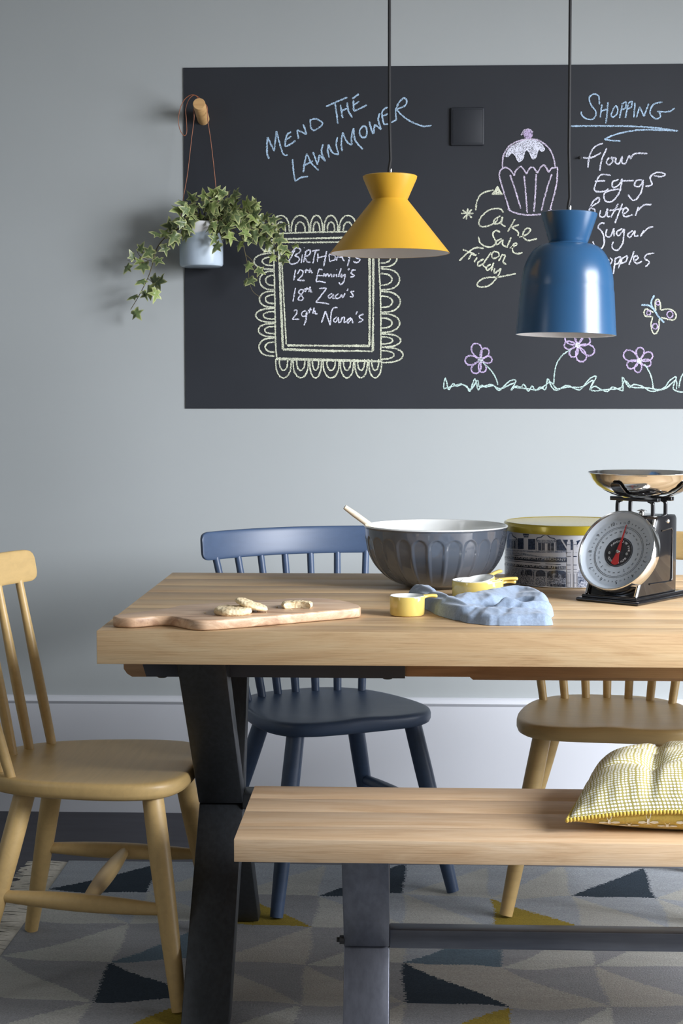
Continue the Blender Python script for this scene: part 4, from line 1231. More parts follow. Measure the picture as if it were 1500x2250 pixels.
def tin_uv(x, y):
    """photo crop coordinates -> arc length and height on the tin wall"""
    dr = ray(1090 + x / 7.143, 1130 + y / 7.143); o = Vector((0, 0, HC))
    R = TNR; ox, oy = o.x - TNX, o.y - TNY
    A = dr.x ** 2 + dr.y ** 2; B = 2 * (ox * dr.x + oy * dr.y); Cc = ox * ox + oy * oy - R * R
    ds = B * B - 4 * A * Cc
    if ds < 0: return tin_uv(x + 4, y)
    t = (-B - math.sqrt(ds)) / (2 * A); p = o + dr * t
    return (math.atan2(p.x - TNX, -(p.y - TNY)) * R, p.z - TZ)


def bend(bm, off):
    for v in bm.verts:
        u, h = v.co.x, v.co.y; a = u / TNR; R = TNR + off + v.co.z
        v.co = Vector((R * math.sin(a), -R * math.cos(a), h))


def tinpoly(bm, pts, mi=0):
    P = [tin_uv(*p) for p in pts]
    P = [(u, max(0.0035, min(0.111, h))) for u, h in P]
    t = bmesh.new(); t.faces.new([t.verts.new((u, h, 0)) for u, h in P])
    u0 = min(p[0] for p in P); u1 = max(p[0] for p in P); c = math.floor(u0 / 0.006) * 0.006
    while c < u1:
        bmesh.ops.bisect_plane(t, geom=t.verts[:] + t.edges[:] + t.faces[:], plane_co=(c, 0, 0), plane_no=(1, 0, 0)); c += 0.006
    for f in t.faces: f.material_index = mi
    merge(bm, t)


def rect(x0, y0, x1, y1): return [(x0, y0), (x1, y0), (x1, y1), (x0, y1)]


def tinpart(name, polys, off=0.00025):
    b = bmesh.new()
    for mi, p in polys: tinpoly(b, p, mi)
    bend(b, off)
    for f in b.faces:
        f.normal_update()
        if f.normal.dot(f.calc_center_median() * Vector((1, 1, 0))) < 0: f.normal_flip()
    return finish(b, name, [M['ink_navy'], M['ink_mid'], M['ink_crowd'], M['ink_sign'], M['tin_white']], tin, smooth=0, recalc=False)


# slope of the print: rows run parallel to the rim, so heights are given at three columns and sag with the tin by themselves
base_polys = [(1, [(150, 545), (400, 560), (700, 580), (1100, 570), (1100, 600), (700, 605), (400, 590), (150, 575)]),
              (1, [(150, 585), (400, 600), (700, 660), (1100, 672), (1100, 690), (700, 678), (400, 640), (140, 610)]),
              (1, [(110, 800), (400, 840), (700, 880), (1100, 890), (1100, 1150), (800, 1158), (500, 1142), (130, 1105)]),
              (1, [(1290, 880), (1420, 880), (1430, 1150), (1290, 1155)]),
              (1, rect(180, 390, 330, 540)), (1, rect(620, 400, 935, 575))]
dark = [(0, rect(335, 375, 430, 548)), (0, rect(500, 385, 612, 556)), (0, rect(420, 300, 512, 335)), (0, rect(430, 345, 506, 362)),
        (0, rect(172, 405, 215, 525)), (0, rect(238, 415, 300, 538)), (0, rect(660, 450, 762, 565)), (0, rect(808, 455, 905, 568)),
        (0, [(940, 400), (1010, 390), (1100, 545), (1095, 568), (945, 568)]), (0, [(1045, 400), (1120, 400), (1125, 540)]), (0, [(1160, 400), (1200, 400), (1200, 560), (1165, 560)]),
        (0, [(1250, 420), (1320, 400), (1260, 500)]), (0, rect(1100, 590, 1120, 620)),
        (0, [(180, 410), (180, 385), (190, 330), (205, 300), (230, 288), (250, 295), (262, 330), (290, 350), (318, 368), (330, 400), (320, 400), (310, 378), (280, 362), (255, 345), (240, 305), (225, 300), (210, 312), (198, 345), (190, 400)]),
        (0, [(618, 400), (640, 362), (700, 352), (735, 325), (780, 312), (815, 330), (850, 362), (910, 372), (938, 400), (925, 402), (900, 385), (842, 375), (806, 342), (780, 326), (742, 338), (708, 366), (650, 376), (630, 404)]),
        (0, [(150, 622), (420, 648), (420, 656), (150, 632)]), (0, [(130, 700), (400, 738), (690, 768), (690, 776), (400, 748), (130, 712)]), (0, [(770, 772), (1010, 785), (1010, 794), (770, 782)]),
        (2, [(100, 840), (250, 860), (350, 900), (350, 1120), (130, 1100)]), (2, [(380, 900), (430, 870), (560, 880), (600, 910), (600, 1140), (380, 1130)]),
        (0, [(385, 905), (430, 872), (550, 878), (592, 905), (592, 960), (385, 960)]),
        (0, [(620, 925), (645, 885), (700, 872), (745, 885), (770, 925), (770, 975), (620, 975)]), (2, rect(618, 985, 775, 1148)),
        (0, [(800, 920), (840, 885), (950, 878), (1050, 885), (1090, 915), (1090, 1000), (800, 1000)]), (2, [(800, 990), (900, 930), (980, 930), (1090, 1000), (1092, 1150), (800, 1155)]),
        (2, [(1270, 900), (1330, 960), (1420, 1100), (1420, 1155), (1275, 1155)]), (0, [(845, 1095), (1080, 1095), (1080, 1150), (845, 1152)]),
        (3, [(150, 650), (250, 660), (700, 683), (1120, 685), (1120, 752), (700, 750), (400, 725), (125, 690)]),
        (3, [(105, 745), (400, 790), (700, 805), (1090, 815), (1088, 868), (700, 858), (400, 832), (105, 790)])]
cols = []
for x0, x1 in ((1108, 1165), (1210, 1262)):
    cols += [(4, rect(x0, 430, x1, 1165)), (0, rect(x0 + 4, 470, x1 - 4, 478)), (0, rect(x0 - 3, 595, x1 + 3, 603)), (0, rect(x0, 655, x1, 672)), (0, rect(x0, 790, x1, 800)), (0, rect(x0, 860, x1, 868)), (0, rect(x0, 905, x1, 910)), (0, rect(x0 + 2, 930, x0 + 8, 1160)), (0, rect(x1 - 8, 930, x1 - 2, 1160)), (0, rect(x0 + 20, 940, x0 + 24, 1160)), (0, rect(x0 + 6, 1075, x1 - 6, 1082))]
cols += [(4, [(1000, 385), (1020, 388), (1110, 520), (1100, 545)]), (4, [(1330, 390), (1350, 395), (1275, 520), (1265, 490)]), (4, rect(765, 460, 800, 570)), (4, rect(905, 440, 925, 575)), (4, rect(635, 440, 655, 575)),
         (4, [(602, 900), (615, 900), (612, 1150), (600, 1150)]), (4, [(776, 900), (790, 900), (790, 1155), (778, 1155)]), (4, rect(430, 365, 500, 420)), (4, rect(448, 420, 490, 555)), (4, rect(266, 415, 271, 538)), (4, rect(708, 450, 713, 565)), (4, rect(853, 455, 858, 568))]
tinpart('shopfront_print', base_polys, 0.00015)
tinpart('shopfront_print', dark, 0.0003)
tinpart('shopfront_print', cols, 0.00045)


def tintext(body, x, y, x1, y1, hh, before=None):
    """text running between two crop points, and a word before it further round the tin"""
    a = tin_uv(x, y); c = tin_uv(x1, y1)
    n = len(body); lx = (x1 - x) / n
    for body, xa, ya, xb, yb in [(body, x, y, x1, y1)] + ([(before, x - lx * (len(before) * 0.62 + 0.5), y - 6, x - lx * 0.5, y - 2)] if before else []):
        bm = text_bm(body, 1.0, 'LEFT')
        mnx = min(v.co.x for v in bm.verts); mxx = max(v.co.x for v in bm.verts); mny = min(v.co.y for v in bm.verts); mxy = max(v.co.y for v in bm.verts)
        for v in bm.verts:
            t = (v.co.x - mnx) / (mxx - mnx); q = tin_uv(xa + (xb - xa) * t, ya + (yb - ya) * t)
            v.co = Vector((q[0], q[1] + ((v.co.y - mny) / (mxy - mny) - 0.5) * hh, 0))
        bend(bm, 0.0005)
        for f in bm.faces:
            f.normal_update()
            if f.normal.dot(f.calc_center_median() * Vector((1, 1, 0))) < 0: f.normal_flip()
        finish(bm, 'shop_sign_lettering', M['tin_white'], tin, smooth=0, recalc=False)


tintext('J.SAINSBURY: MERCHANT', 268, 680, 1092, 722, 0.0062, 'LONDON')
tintext('ARRIVALS OF PURE BUTTERS', 205, 786, 1080, 842, 0.0052, 'DAILY')

# ------------------------------------------------------------------ measuring cups
def cup_parts(root, R, h, handle_dir, hl, tilt=None, off=(0, 0, 0), hz=None, name='cup_body', hw=0.0062):
    T = Matrix.Translation(off) @ (tilt if tilt else Matrix.Identity(4))
    b = bmesh.new()
    lathe(b, [(0, 0), (R * 0.86, 0), (R * 0.95, 0.0015), (R * 0.985, 0.005), (R, h - 0.002), (R - 0.0006, h - 0.0003)], 64); xf(b, T); finish(b, name, M['cup_yellow'], root)
    b = bmesh.new()
    lathe(b, [(R - 0.0006, h - 0.0003), (R - 0.0018, h + 0.0003), (R - 0.003, h - 0.0006), (R - 0.0036, h - 0.003), (R * 0.985 - 0.0036, 0.009), (R * 0.9 - 0.0036, 0.0045), (0, 0.004)], 64); xf(b, T); finish(b, 'cup_lining', M['bowl_white'], root)
    b = bmesh.new(); a = handle_dir; z = h - 0.0035 if hz is None else hz
    P = [Vector((math.cos(a) * q, math.sin(a) * q, z + 0.0015 * math.sin((q - R) / hl * PI))) for q in (R - 0.001, R + hl * 0.12, R + hl * 0.3, R + hl * 0.6, R + hl * 0.88, R + hl * 0.97, R + hl)]
    u = [hw * 1.35, hw * 1.05, hw * 0.95, hw * 1.0, hw * 1.12, hw * 0.9, hw * 0.3]
    tube(b, spline(P, 3), [x for q in range(len(u) - 1) for x in (u[q], u[q] + (u[q + 1] - u[q]) / 3, u[q] + (u[q + 1] - u[q]) * 2 / 3)] + [u[-1]], 16, flat=0.55); xf(b, T); finish(b, 'handle', M['cup_yellow'], root)


bowl.scale = (1, 1, 0.97)
c = empty('measuring_cup', (0.0005, 3.002, TZ + 0.0003), 0, 'smallest yellow measuring cup standing alone left of the blue napkin', 'measuring cup', 'yellow measuring cups')
cup_parts(c, 0.0325, 0.0365, 0.35, 0.026)
SXC, SYC = 0.1400, 3.240
c = empty('measuring_cup', (SXC, SYC, TZ + 0.0003), 0, 'largest yellow measuring cup at the bottom of the nested stack behind the napkin', 'measuring cup', 'yellow measuring cups')
cup_parts(c, 0.0513, 0.0385, 0.30, 0.029, hz=0.0320)
c = empty('measuring_cup', (SXC + 0.0025, SYC, TZ + 0.0085), 0, 'middle yellow measuring cup nested in the stack behind the napkin', 'measuring cup', 'yellow measuring cups')
cup_parts(c, 0.0425, 0.031, 0.16, 0.038, Matrix.Rotation(math.radians(-3), 4, 'Y'))
c = empty('measuring_cup', (SXC + 0.004, SYC + 0.001, TZ + 0.0185), 0, 'uppermost tilted yellow measuring cup in the nested stack behind the napkin', 'measuring cup', 'yellow measuring cups')
cup_parts(c, 0.0345, 0.023, 0.75, 0.034, Matrix.Rotation(math.radians(-11), 4, 'Y') @ Matrix.Rotation(math.radians(6), 4, 'X'))

# ------------------------------------------------------------------ napkin
ROLL = [(.022, 3.262, .022, .024), (.036, 3.20, .026, .030), (.055, 3.11, .027, .029), (.078, 3.02, .030, .031), (.108, 2.95, .030, .028)]
NAP = [(.070, 3.06), (.074, 2.97), (.104, 2.900), (.145, 2.872), (.190, 2.868), (.244, 2.866), (.260, 2.880), (.256, 2.93), (.264, 2.96), (.272, 3.00), (.268, 3.04), (.272, 3.07), (.258, 3.13), (.244, 3.19), (.226, 3.225), (.205, 3.215), (.185, 3.16), (.160, 3.13), (.125, 3.14), (.092, 3.13)]


def sstep(a, b_, t):
    t = max(0.0, min(1.0, (t - a) / (b_ - a))); return t * t * (3 - 2 * t)


def nap_poly(x, y):
    ins = False; dm = 9.0; n = len(NAP)
    for i in range(n):
        x0, y0 = NAP[i]; x1, y1 = NAP[(i + 1) % n]
        if (y0 > y) != (y1 > y) and x < (x1 - x0) * (y - y0) / (y1 - y0) + x0: ins = not ins
        dx, dy = x1 - x0, y1 - y0; t = max(0, min(1, ((x - x0) * dx + (y - y0) * dy) / (dx * dx + dy * dy)))
        dm = min(dm, math.hypot(x - x0 - dx * t, y - y0 - dy * t))
    return dm if ins else -dm


def ridge(x, y, pts, w_, h):
    """a crisp fold: straight slopes either side of a crest line"""
    best = 9.0
    for (x0, y0), (x1, y1) in zip(pts, pts[1:]):
        dx, dy = x1 - x0, y1 - y0; t = max(0, min(1, ((x - x0) * dx + (y - y0) * dy) / (dx * dx + dy * dy)))
        best = min(best, math.hypot(x - x0 - dx * t, y - y0 - dy * t))
    q = math.sqrt(best * best + 0.003 ** 2) / w_
    return h * max(0.0, 1 - q)


def nap_height(x, y):
    xd = x + 0.004 * noise.noise(Vector((x * 20, y * 12, 3))); yd = y + 0.008 * noise.noise(Vector((x * 18, y * 10, 8)))
    hr = -1.0
    for (x0, y0, r0, h0), (x1, y1, r1, h1) in zip(ROLL, ROLL[1:]):
        dx, dy = x1 - x0, y1 - y0; t = max(0, min(1, ((xd - x0) * dx + (yd - y0) * dy) / (dx * dx + dy * dy)))
        d = math.hypot(xd - x0 - dx * t, yd - y0 - dy * t); e = 1 - (d / (r0 + (r1 - r0) * t)) ** 2
        if e > 0: hr = max(hr, (h0 + (h1 - h0) * t) * math.sqrt(e) + 0.0025 * math.sin(d * 260 + t * 3) * e)
    hp = -1.0; d2 = nap_poly(xd, yd)
    if d2 > 0:
        rim = math.sqrt(max(0, 1 - (1 - min(1, d2 / 0.024)) ** 2))
        h = 0.014 + 0.010 * sstep(2.90, 3.10, yd)
        h += ridge(xd, yd, [(.100, 3.00), (.118, 3.06), (.150, 3.05), (.172, 3.00)], .045, .012)
        h += ridge(xd, yd, [(.165, 3.10), (.205, 3.15), (.232, 3.14), (.256, 3.06)], .050, .013)
        h += ridge(xd, yd, [(.172, 2.985), (.215, 2.975), (.262, 3.00)], .022, .012)
        h += ridge(xd, yd, [(.108, 2.95), (.150, 2.925), (.200, 2.92)], .030, .006)
        h -= ridge(xd, yd, [(.158, 2.995), (.186, 3.035), (.215, 3.04)], .022, .018)
        h += 0.005 * (1 - sstep(2.930, 2.936, yd + 0.10 * (xd - .19))) * sstep(.118, .135, xd)
        h += 0.0034 * (0.5 - abs(noise.noise(Vector((xd * 34 + yd * 16, yd * 14 - xd * 10, 5))))) - 0.004 * ridge(xd, yd, [(.125, 2.90), (.165, 3.00)], .012, 1) - 0.004 * ridge(xd, yd, [(.170, 2.89), (.200, 2.97)], .010, 1) - 0.004 * ridge(xd, yd, [(.095, 2.98), (.140, 3.00)], .012, 1) + 0.0009 * noise.noise(Vector((xd * 120, yd * 60, 2)))
        hp = max(0.004, h) * rim
    return max(hr, hp)


nx_, ny_ = 200, 230; bx0, bx1, by0, by1 = -.035, .31, 2.83, 3.46
b = bmesh.new(); grid = {}
for j in range(ny_ + 1):
    for i in range(nx_ + 1):
        x = bx0 + (bx1 - bx0) * i / nx_; y = by0 + (by1 - by0) * j / ny_
        h = nap_height(x, y)
        if h > 0: grid[i, j] = b.verts.new((x, y, TZ + 0.001 + h))
for j in range(ny_):
    for i in range(nx_):
        ks_ = [(i, j), (i + 1, j), (i + 1, j + 1), (i, j + 1)]
        if all(q in grid for q in ks_): b.faces.new([grid[q] for q in ks_])
loose = [v for v in b.verts if not v.link_faces]; bmesh.ops.delete(b, geom=loose, context='VERTS')
be = [e for e in b.edges if len(e.link_faces) == 1]
bv = {v for e in be for v in e.verts}
for v in bv: v.co.z = TZ + 0.0008
for _ in range(4):
    new = {v: sum((e.other_vert(v).co for e in v.link_edges if e.is_boundary), Vector()) / 2 for v in bv if sum(e.is_boundary for e in v.link_edges) == 2}
    for v, c_ in new.items(): v.co = v.co.lerp(c_, 0.6)
    for v in bv: v.co.z = TZ + 0.0008
    bmesh.ops.smooth_vert(b, verts=[v for v in b.verts if not v.is_boundary], factor=0.4, use_axis_x=True, use_axis_y=True, use_axis_z=True)
napkin = empty('napkin', (0.15, 3.05, TZ), 0, 'crumpled blue linen napkin in front of the mixing bowl and cups', 'napkin')
part(b, 'cloth', M['napkin'], napkin, 180)

# ------------------------------------------------------------------ kitchen scales
sc_az = math.radians(38)
scl = empty('kitchen_scales', (0.4425, 3.1420, TZ + 0.0002), 0, 'black retro kitchen scales with round white dial and steel pan', 'scales')
scl.rotation_euler = (0, 0, -sc_az)
# local axes: x = along the front edge to the right, y = backwards; origin = near right corner of the base
b = bmesh.new()
prism(b, [(-0.139, 0), (0, 0), (0, 0.205), (-0.139, 0.205)], 0, 0.0075, 0.003, seg=3)
prism(b, [(-0.131, 0.008), (-0.008, 0.008), (-0.008, 0.197), (-0.131, 0.197)], 0.006, 0.0135, 0.0035, seg=3)
finish(b, 'base', M['black_gloss'], scl)
for x in (-0.128, -0.011):
    for y in (0.012, 0.19): pass
# body: side profile (y, z) with a leaning front, extruded across x
sp_ = [(0.020, 0.0135), (0.172, 0.0135), (0.172, 0.160), (0.166, 0.167), (0.098, 0.167), (0.090, 0.160)]
b = bmesh.new(); prism(b, sp_, -0.125, -0.013, 0.0025, seg=2)
xf(b, Matrix(((0, 0, 1, 0), (1, 0, 0, 0), (0, 1, 0, 0), (0, 0, 0, 1))))
finish(b, 'body', M['black_gloss'], scl, smooth=30)
# raised panel outline on the right side
b = bmesh.new()
xo = -0.0125
tube(b, [(xo, 0.110, 0.138), (xo, 0.148, 0.141), (xo, 0.153, 0.136), (xo, 0.153, 0.040), (xo, 0.149, 0.0345), (xo, 0.064, 0.036)], 0.0018, 8)
finish(b, 'side_moulding', M['black_gloss'], scl)
b = bmesh.new()
for (y, z) in ((0.135, 0.156),):
    t = bmesh.new(); lathe(t, [(0, 0.0035), (0.003, 0.003), (0.0048, 0.001), (0.0048, -0.001), (0, -0.001)], 16); xf(t, Matrix.Translation((xo - 0.0005, y, z)) @ Matrix.Rotation(PI / 2, 4, 'Y')); merge(b, t)
finish(b, 'screw', M['chrome'], scl)
# chrome strip along the sloping front edge
fd = Vector((0, 0.090 - 0.020, 0.160 - 0.0135)); fn_ = Vector((0, -fd.z, fd.y)).normalized(); fu = fd.normalized()
b = bmesh.new(); P0 = Vector((-0.015, 0.0165, 0.014)); P1 = P0 + fd
tube(b, [P0 + fn_ * 0.001, P1 + fn_ * 0.001], 0.0032, 8); tube(b, [P0 + Vector((-0.112 + 0.002, 0, 0)), P1 + Vector((-0.112 + 0.002, 0, 0))], 0.0032, 8); finish(b, 'front_edge_strip', M['chrome'], scl)
# dial
DR = 0.0835
dc = Vector((-0.069, 0.020, 0.0135)) + fd * 0.525 + fn_ * 0.004
dial_T = Matrix.Translation(dc) @ Matrix((Vector((1, 0, 0)), fu, fn_)).transposed().to_4x4()


def dialpart(bm, name, m, label=None, smooth=40):
    xf(bm, dial_T); o = finish(bm, name, m, scl, smooth=smooth)
    if label: o['label'] = label
    return o


b = bmesh.new(); lathe(b, [(DR - 0.008, -0.004), (DR, 0.0), (DR + 0.0005, 0.022), (DR - 0.001, 0.0245), (DR - 0.0032, 0.0240), (DR - 0.0045, 0.021)], 96); dialpart(b, 'bezel', M['chrome'])
b = bmesh.new(); lathe(b, [(DR - 0.0045, 0.0212), (DR - 0.010, 0.0135), (DR - 0.013, 0.0115), (0, 0.0115)], 96); dialpart(b, 'dial_face', M['dial'])
b = bmesh.new(); lathe(b, [(0.0285, 0.0117), (0.0285, 0.0121), (0, 0.0121)], 64); dialpart(b, 'dial_centre', M['dial_dark'])
b = bmesh.new(); lathe(b, [(0.0290, 0.0116), (0.0305, 0.0118), (0.0310, 0.0116)], 64)
lathe(b, [(0.0505, 0.0116), (0.0508, 0.0118), (0.0511, 0.0116)], 96); lathe(b, [(0.0528, 0.0116), (0.0531, 0.0118), (0.0534, 0.0116)], 96)


def dial_at(bm, t, r, ang, z, rot=True):
    """text or mark placed at clock angle ang (radians, clockwise from the top)"""
    m = Matrix.Rotation(-ang, 4, 'Z') @ Matrix.Translation((0, r, z))
    if not rot: m = m @ Matrix.Rotation(ang, 4, 'Z')
    xf(t, m); merge(bm, t)


for i in range(176):
    a = 2 * PI * i / 176; t = bmesh.new(); L_ = 0.0026 if i % 16 == 0 else (0.0018 if i % 4 == 0 else 0.001)
    q = [t.verts.new(v) for v in ((-0.00014, 0, 0), (0.00014, 0, 0), (0.00014, L_, 0), (-0.00014, L_, 0))]; t.faces.new(q); dial_at(b, t, 0.0534, a + 0.10, 0.0118)
for i in range(100):
    a = 2 * PI * i / 100; t = bmesh.new(); L_ = 0.0022 if i % 5 == 0 else 0.001
    q = [t.verts.new(v) for v in ((-0.00014, 0, 0), (0.00014, 0, 0), (0.00014, -L_, 0), (-0.00014, -L_, 0))]; t.faces.new(q); dial_at(b, t, 0.0505, a + 0.10, 0.0118)
for i in range(11):
    t = text_bm(str(i), 0.0105); dial_at(b, t, 0.0630, 2 * PI * i / 11 + 0.10, 0.0119)
    for j, s_ in enumerate(('4', '8', '12')):
        t = text_bm(s_, 0.0048); dial_at(b, t, 0.0615, 2 * PI * (i + (j + 1) / 4) / 11 + 0.10, 0.0119)
for i in range(25):
    s_ = '5kg' if i == 0 else (str(i // 5) if i % 5 == 0 else str((i % 5) * 200))
    t = text_bm(s_, 0.0075 if i % 5 == 0 else 0.0036); dial_at(b, t, 0.0430, 2 * PI * i / 25 + 0.10, 0.0119)
dialpart(b, 'dial_markings', M['ink'], smooth=0)
b = bmesh.new()


def arc_text(bm, s_, r, a0, step, size, flip=False):
    for i, ch in enumerate(s_):
        if ch == ' ': continue
        t = text_bm(ch, size)
        if flip: xf(t, Matrix.Rotation(PI, 4, 'Z'))
        dial_at(bm, t, r, a0 + i * step * (-1 if flip else 1), 0.0124)


arc_text(b, 'PURVEYORS OF FINE', 0.0225, -0.98, 0.150, 0.0062)
arc_text(b, 'COOKING & HOME', 0.0225, PI + 0.95, 0.150, 0.0058, True)
dialpart(b, 'dial_lettering', M['white_ink'], smooth=0)
b = bmesh.new()
pts = [(-0.0007, 0.057), (0.0007, 0.057), (0.0022, 0.020), (0.0040, 0.006), (0.0045, 0), (0.0040, -0.006), (0.0085, -0.024), (0.004, -0.0268), (0, -0.0275), (-0.004, -0.0268), (-0.0085, -0.024), (-0.0040, -0.006), (-0.0045, 0), (-0.0040, 0.006), (-0.0022, 0.020)]
prism(b, pts, 0.0135, 0.0142); xf(b, Matrix.Rotation(-0.06, 4, 'Z')); dialpart(b, 'pointer', M['red'], smooth=30)
b = bmesh.new(); lathe(b, [(0.0042, 0.012), (0.0042, 0.0155), (0.003, 0.0175), (0, 0.0182)], 24)
for s in (-1, 1):
    t = bmesh.new(); lathe(t, [(0.0030, 0.012), (0.0028, 0.0132), (0, 0.0138)], 16); xf(t, Matrix.Translation((s * 0.0195, -0.003, 0))); merge(b, t)
dialpart(b, 'dial_screws', M['chrome'])
# neck of the dial housing below the bezel
b = bmesh.new(); lathe(b, [(DR - 0.012, -0.012), (DR - 0.006, -0.004), (DR - 0.004, -0.002), (0, -0.002)], 64); dialpart(b, 'dial_housing', M['black_gloss'])
# posts and platform
cy0 = 0.130
for x in (-0.110, -0.030):
    for y in (cy0 - 0.025, cy0 + 0.025):
        s = 1 if x < -0.07 else -1; b = bmesh.new()
        tube(b, spline([Vector((x, y, 0.160)), Vector((x, y, 0.186)), Vector((x + s * 0.002, y, 0.193)), Vector((x + s * 0.010, y, 0.1965))], 4), 0.0042, 10)
        finish(b, 'post', M['black_gloss'], scl)
b = bmesh.new(); lathe(b, [(0, 0.167), (0.006, 0.167), (0.006, 0.170), (0.004, 0.1725), (0.010, 0.1735), (0.010, 0.1745), (0.003, 0.176), (0, 0.177)], 16); xf(b, Matrix.Translation((-0.069, cy0, 0))); finish(b, 'adjusting_screw', M['chrome'], scl)
b = bmesh.new()
box(b, -0.123, -0.015, cy0 - 0.033, cy0 - 0.021, 0.1945, 0.2025, 0.001); box(b, -0.123, -0.015, cy0 + 0.021, cy0 + 0.033, 0.1945, 0.2025, 0.001)
box(b, -0.080, -0.058, cy0 - 0.03, cy0 + 0.03, 0.1965, 0.2015, 0.001)
finish(b, 'platform', M['black_gloss'], scl)
PR = 0.1075; pz = 0.2045
ctr = Vector((-0.069, cy0, 0))
pan_prof = [(0, 0.0), (0.030, 0.0005), (0.055, 0.004), (0.075, 0.011), (0.090, 0.021), (0.100, 0.033), (0.1045, 0.0425), (0.1068, 0.0445), (PR, 0.0455), (PR, 0.0465), (0.1068, 0.0468), (0.1040, 0.0445), (0.0985, 0.0335), (0.0885, 0.0222), (0.074, 0.0122), (0.0545, 0.0052), (0.030, 0.0017), (0, 0.0012)]
b = bmesh.new(); lathe(b, pan_prof, 96); xf(b, Matrix.Translation((ctr.x, ctr.y, pz))); finish(b, 'pan', M['chrome'], scl, smooth=60)
for ang in [math.radians(-91 + 90 * q) for q in range(4)]:
    b = bmesh.new(); dv = Vector((math.cos(ang), math.sin(ang), 0)); side = Vector((-dv.y, dv.x, 0))
    pr = [(0.015, -0.0035), (0.045, -0.0005), (0.060, 0.0035), (0.078, 0.0105), (0.0925, 0.0205), (0.099, 0.028), (0.1005, 0.031)]
    wd = [0.009, 0.010, 0.011, 0.0122, 0.0122, 0.0105, 0.006]
    prev = None
    for (r, z), w_ in zip(pr, wd):
        nrm = 0.0016; base_ = ctr + dv * (r + 0.001) + Vector((0, 0, pz + z - 0.0010))
        ring = [b.verts.new(base_ + side * w_), b.verts.new(base_ - side * w_), b.verts.new(base_ - side * w_ + dv * nrm - Vector((0, 0, nrm))), b.verts.new(base_ + side * w_ + dv * nrm - Vector((0, 0, nrm)))]
        if prev:
            for q in range(4): b.faces.new((prev[q], prev[(q + 1) % 4], ring[(q + 1) % 4], ring[q]))
        else: b.faces.new(ring)
        prev = ring
    b.faces.new(prev[::-1]); finish(b, 'pan_bracket', M['black_gloss'], scl, smooth=40)

# ------------------------------------------------------------------ cushion
QN = [Vector((.262, 2.640, 0)), Vector((.655, 2.600, 0)), Vector((.690, 2.950, 0)), Vector((.350, 2.985, 0))]  # near-left, near-right, far-right, far-left
cush = empty('seat_cushion', (0.48, 2.79, SZ), 0, 'buttoned cushion, white dots on olive, with a mustard pompom edge, on the bench', 'cushion')


def cxy(u, v):
    p = QN[0] * (1 - u) * (1 - v) + QN[1] * u * (1 - v) + QN[2] * u * v + QN[3] * (1 - u) * v
    # sides drawn in between the corners
    c = (QN[0] + QN[1] + QN[2] + QN[3]) / 4
    pull = 0.055 * (4 * u * (1 - u) * (abs(2 * v - 1) ** 3) + 4 * v * (1 - v) * (abs(2 * u - 1) ** 3))
    return p + (c - p) * pull


BT = [(a, d_) for a in (0.33, 0.67) for d_ in (0.36, 0.68)]


def ctop(u, v):
    e = (max(0, 1 - abs(2 * u - 1) ** 2.6) * max(0, 1 - abs(2 * v - 1) ** 2.6)) ** 0.55
    h = 0.082 * e
    for a, d_ in BT:
        r2 = ((u - a) / 0.10) ** 2 + ((v - d_) / 0.10) ** 2
        h -= 0.042 * math.exp(-math.sqrt(r2 + 0.02) * 1.15)
    for a in (0.33, 0.67): h -= 0.012 * math.exp(-((u - a) / 0.03) ** 2) * e
    for d_ in (0.36, 0.68): h -= 0.012 * math.exp(-((v - d_) / 0.03) ** 2) * e
    h += 0.0016 * noise.noise(Vector((u * 9, v * 9, 1))) * e
    ed_ = min(u, 1 - u, v, 1 - v)
    if ed_ < 0.16: h += 0.0018 * math.sin((u if ed_ in (v, 1 - v) else v) * 74) * (1 - ed_ / 0.16) * min(1, ed_ / 0.03)
    return max(0.0, h)


def cmid(u, v):  # height of the seam
    m = 4 * (u - 0.5) ** 2 * 4 * (v - 0.5) ** 2
    return SZ + 0.042 - 0.018 * m


def cbot(u, v):
    e = (max(0, 1 - abs(2 * u - 1) ** 2.2) * max(0, 1 - abs(2 * v - 1) ** 2.2)) ** 0.45
    return -0.044 * min(1, e * 1.25)


N = 84


def csurf(fn, name, mat, flip):
    vs = []; fs = []; uvs = []
    for j in range(N + 1):
        for i in range(N + 1):
            u, v = i / N, j / N; u = 0.5 - 0.5 * math.cos(PI * u) * 1.0 if False else u
            p = cxy(u, v); z = cmid(u, v) + fn(u, v); z = max(z, SZ + 0.0008); vs.append((p.x - cush.location.x, p.y - cush.location.y, z - SZ))
    for j in range(N):
        for i in range(N):
            a = j * (N + 1) + i; q = (a, a + 1, a + N + 2, a + N + 1); fs.append(q[::-1] if flip else q)
    me = bpy.data.meshes.new(name); me.from_pydata(vs, [], fs); uv = me.uv_layers.new(name='uv')
    # lengths measured over the surface, so that the print is not stretched on the slopes
    V3 = [Vector(q) for q in vs]; AU = [0.0] * len(vs); AV = [0.0] * len(vs)
    for j in range(N + 1):
        for i in range(N + 1):
            k_ = j * (N + 1) + i
            if i: AU[k_] = AU[k_ - 1] + (V3[k_] - V3[k_ - 1]).length
            if j: AV[k_] = AV[k_ - N - 1] + (V3[k_] - V3[k_ - N - 1]).length
    for lp_ in me.loops:
        k_ = lp_.vertex_index; uv.data[lp_.index].uv = (AU[k_] / 0.40, AV[k_] / 0.36)
    me.polygons.foreach_set('use_smooth', [True] * len(fs)); me.materials.append(mat); me.update()
    o = bpy.data.objects.new(name, me); COL.objects.link(o); o.parent = cush; return o


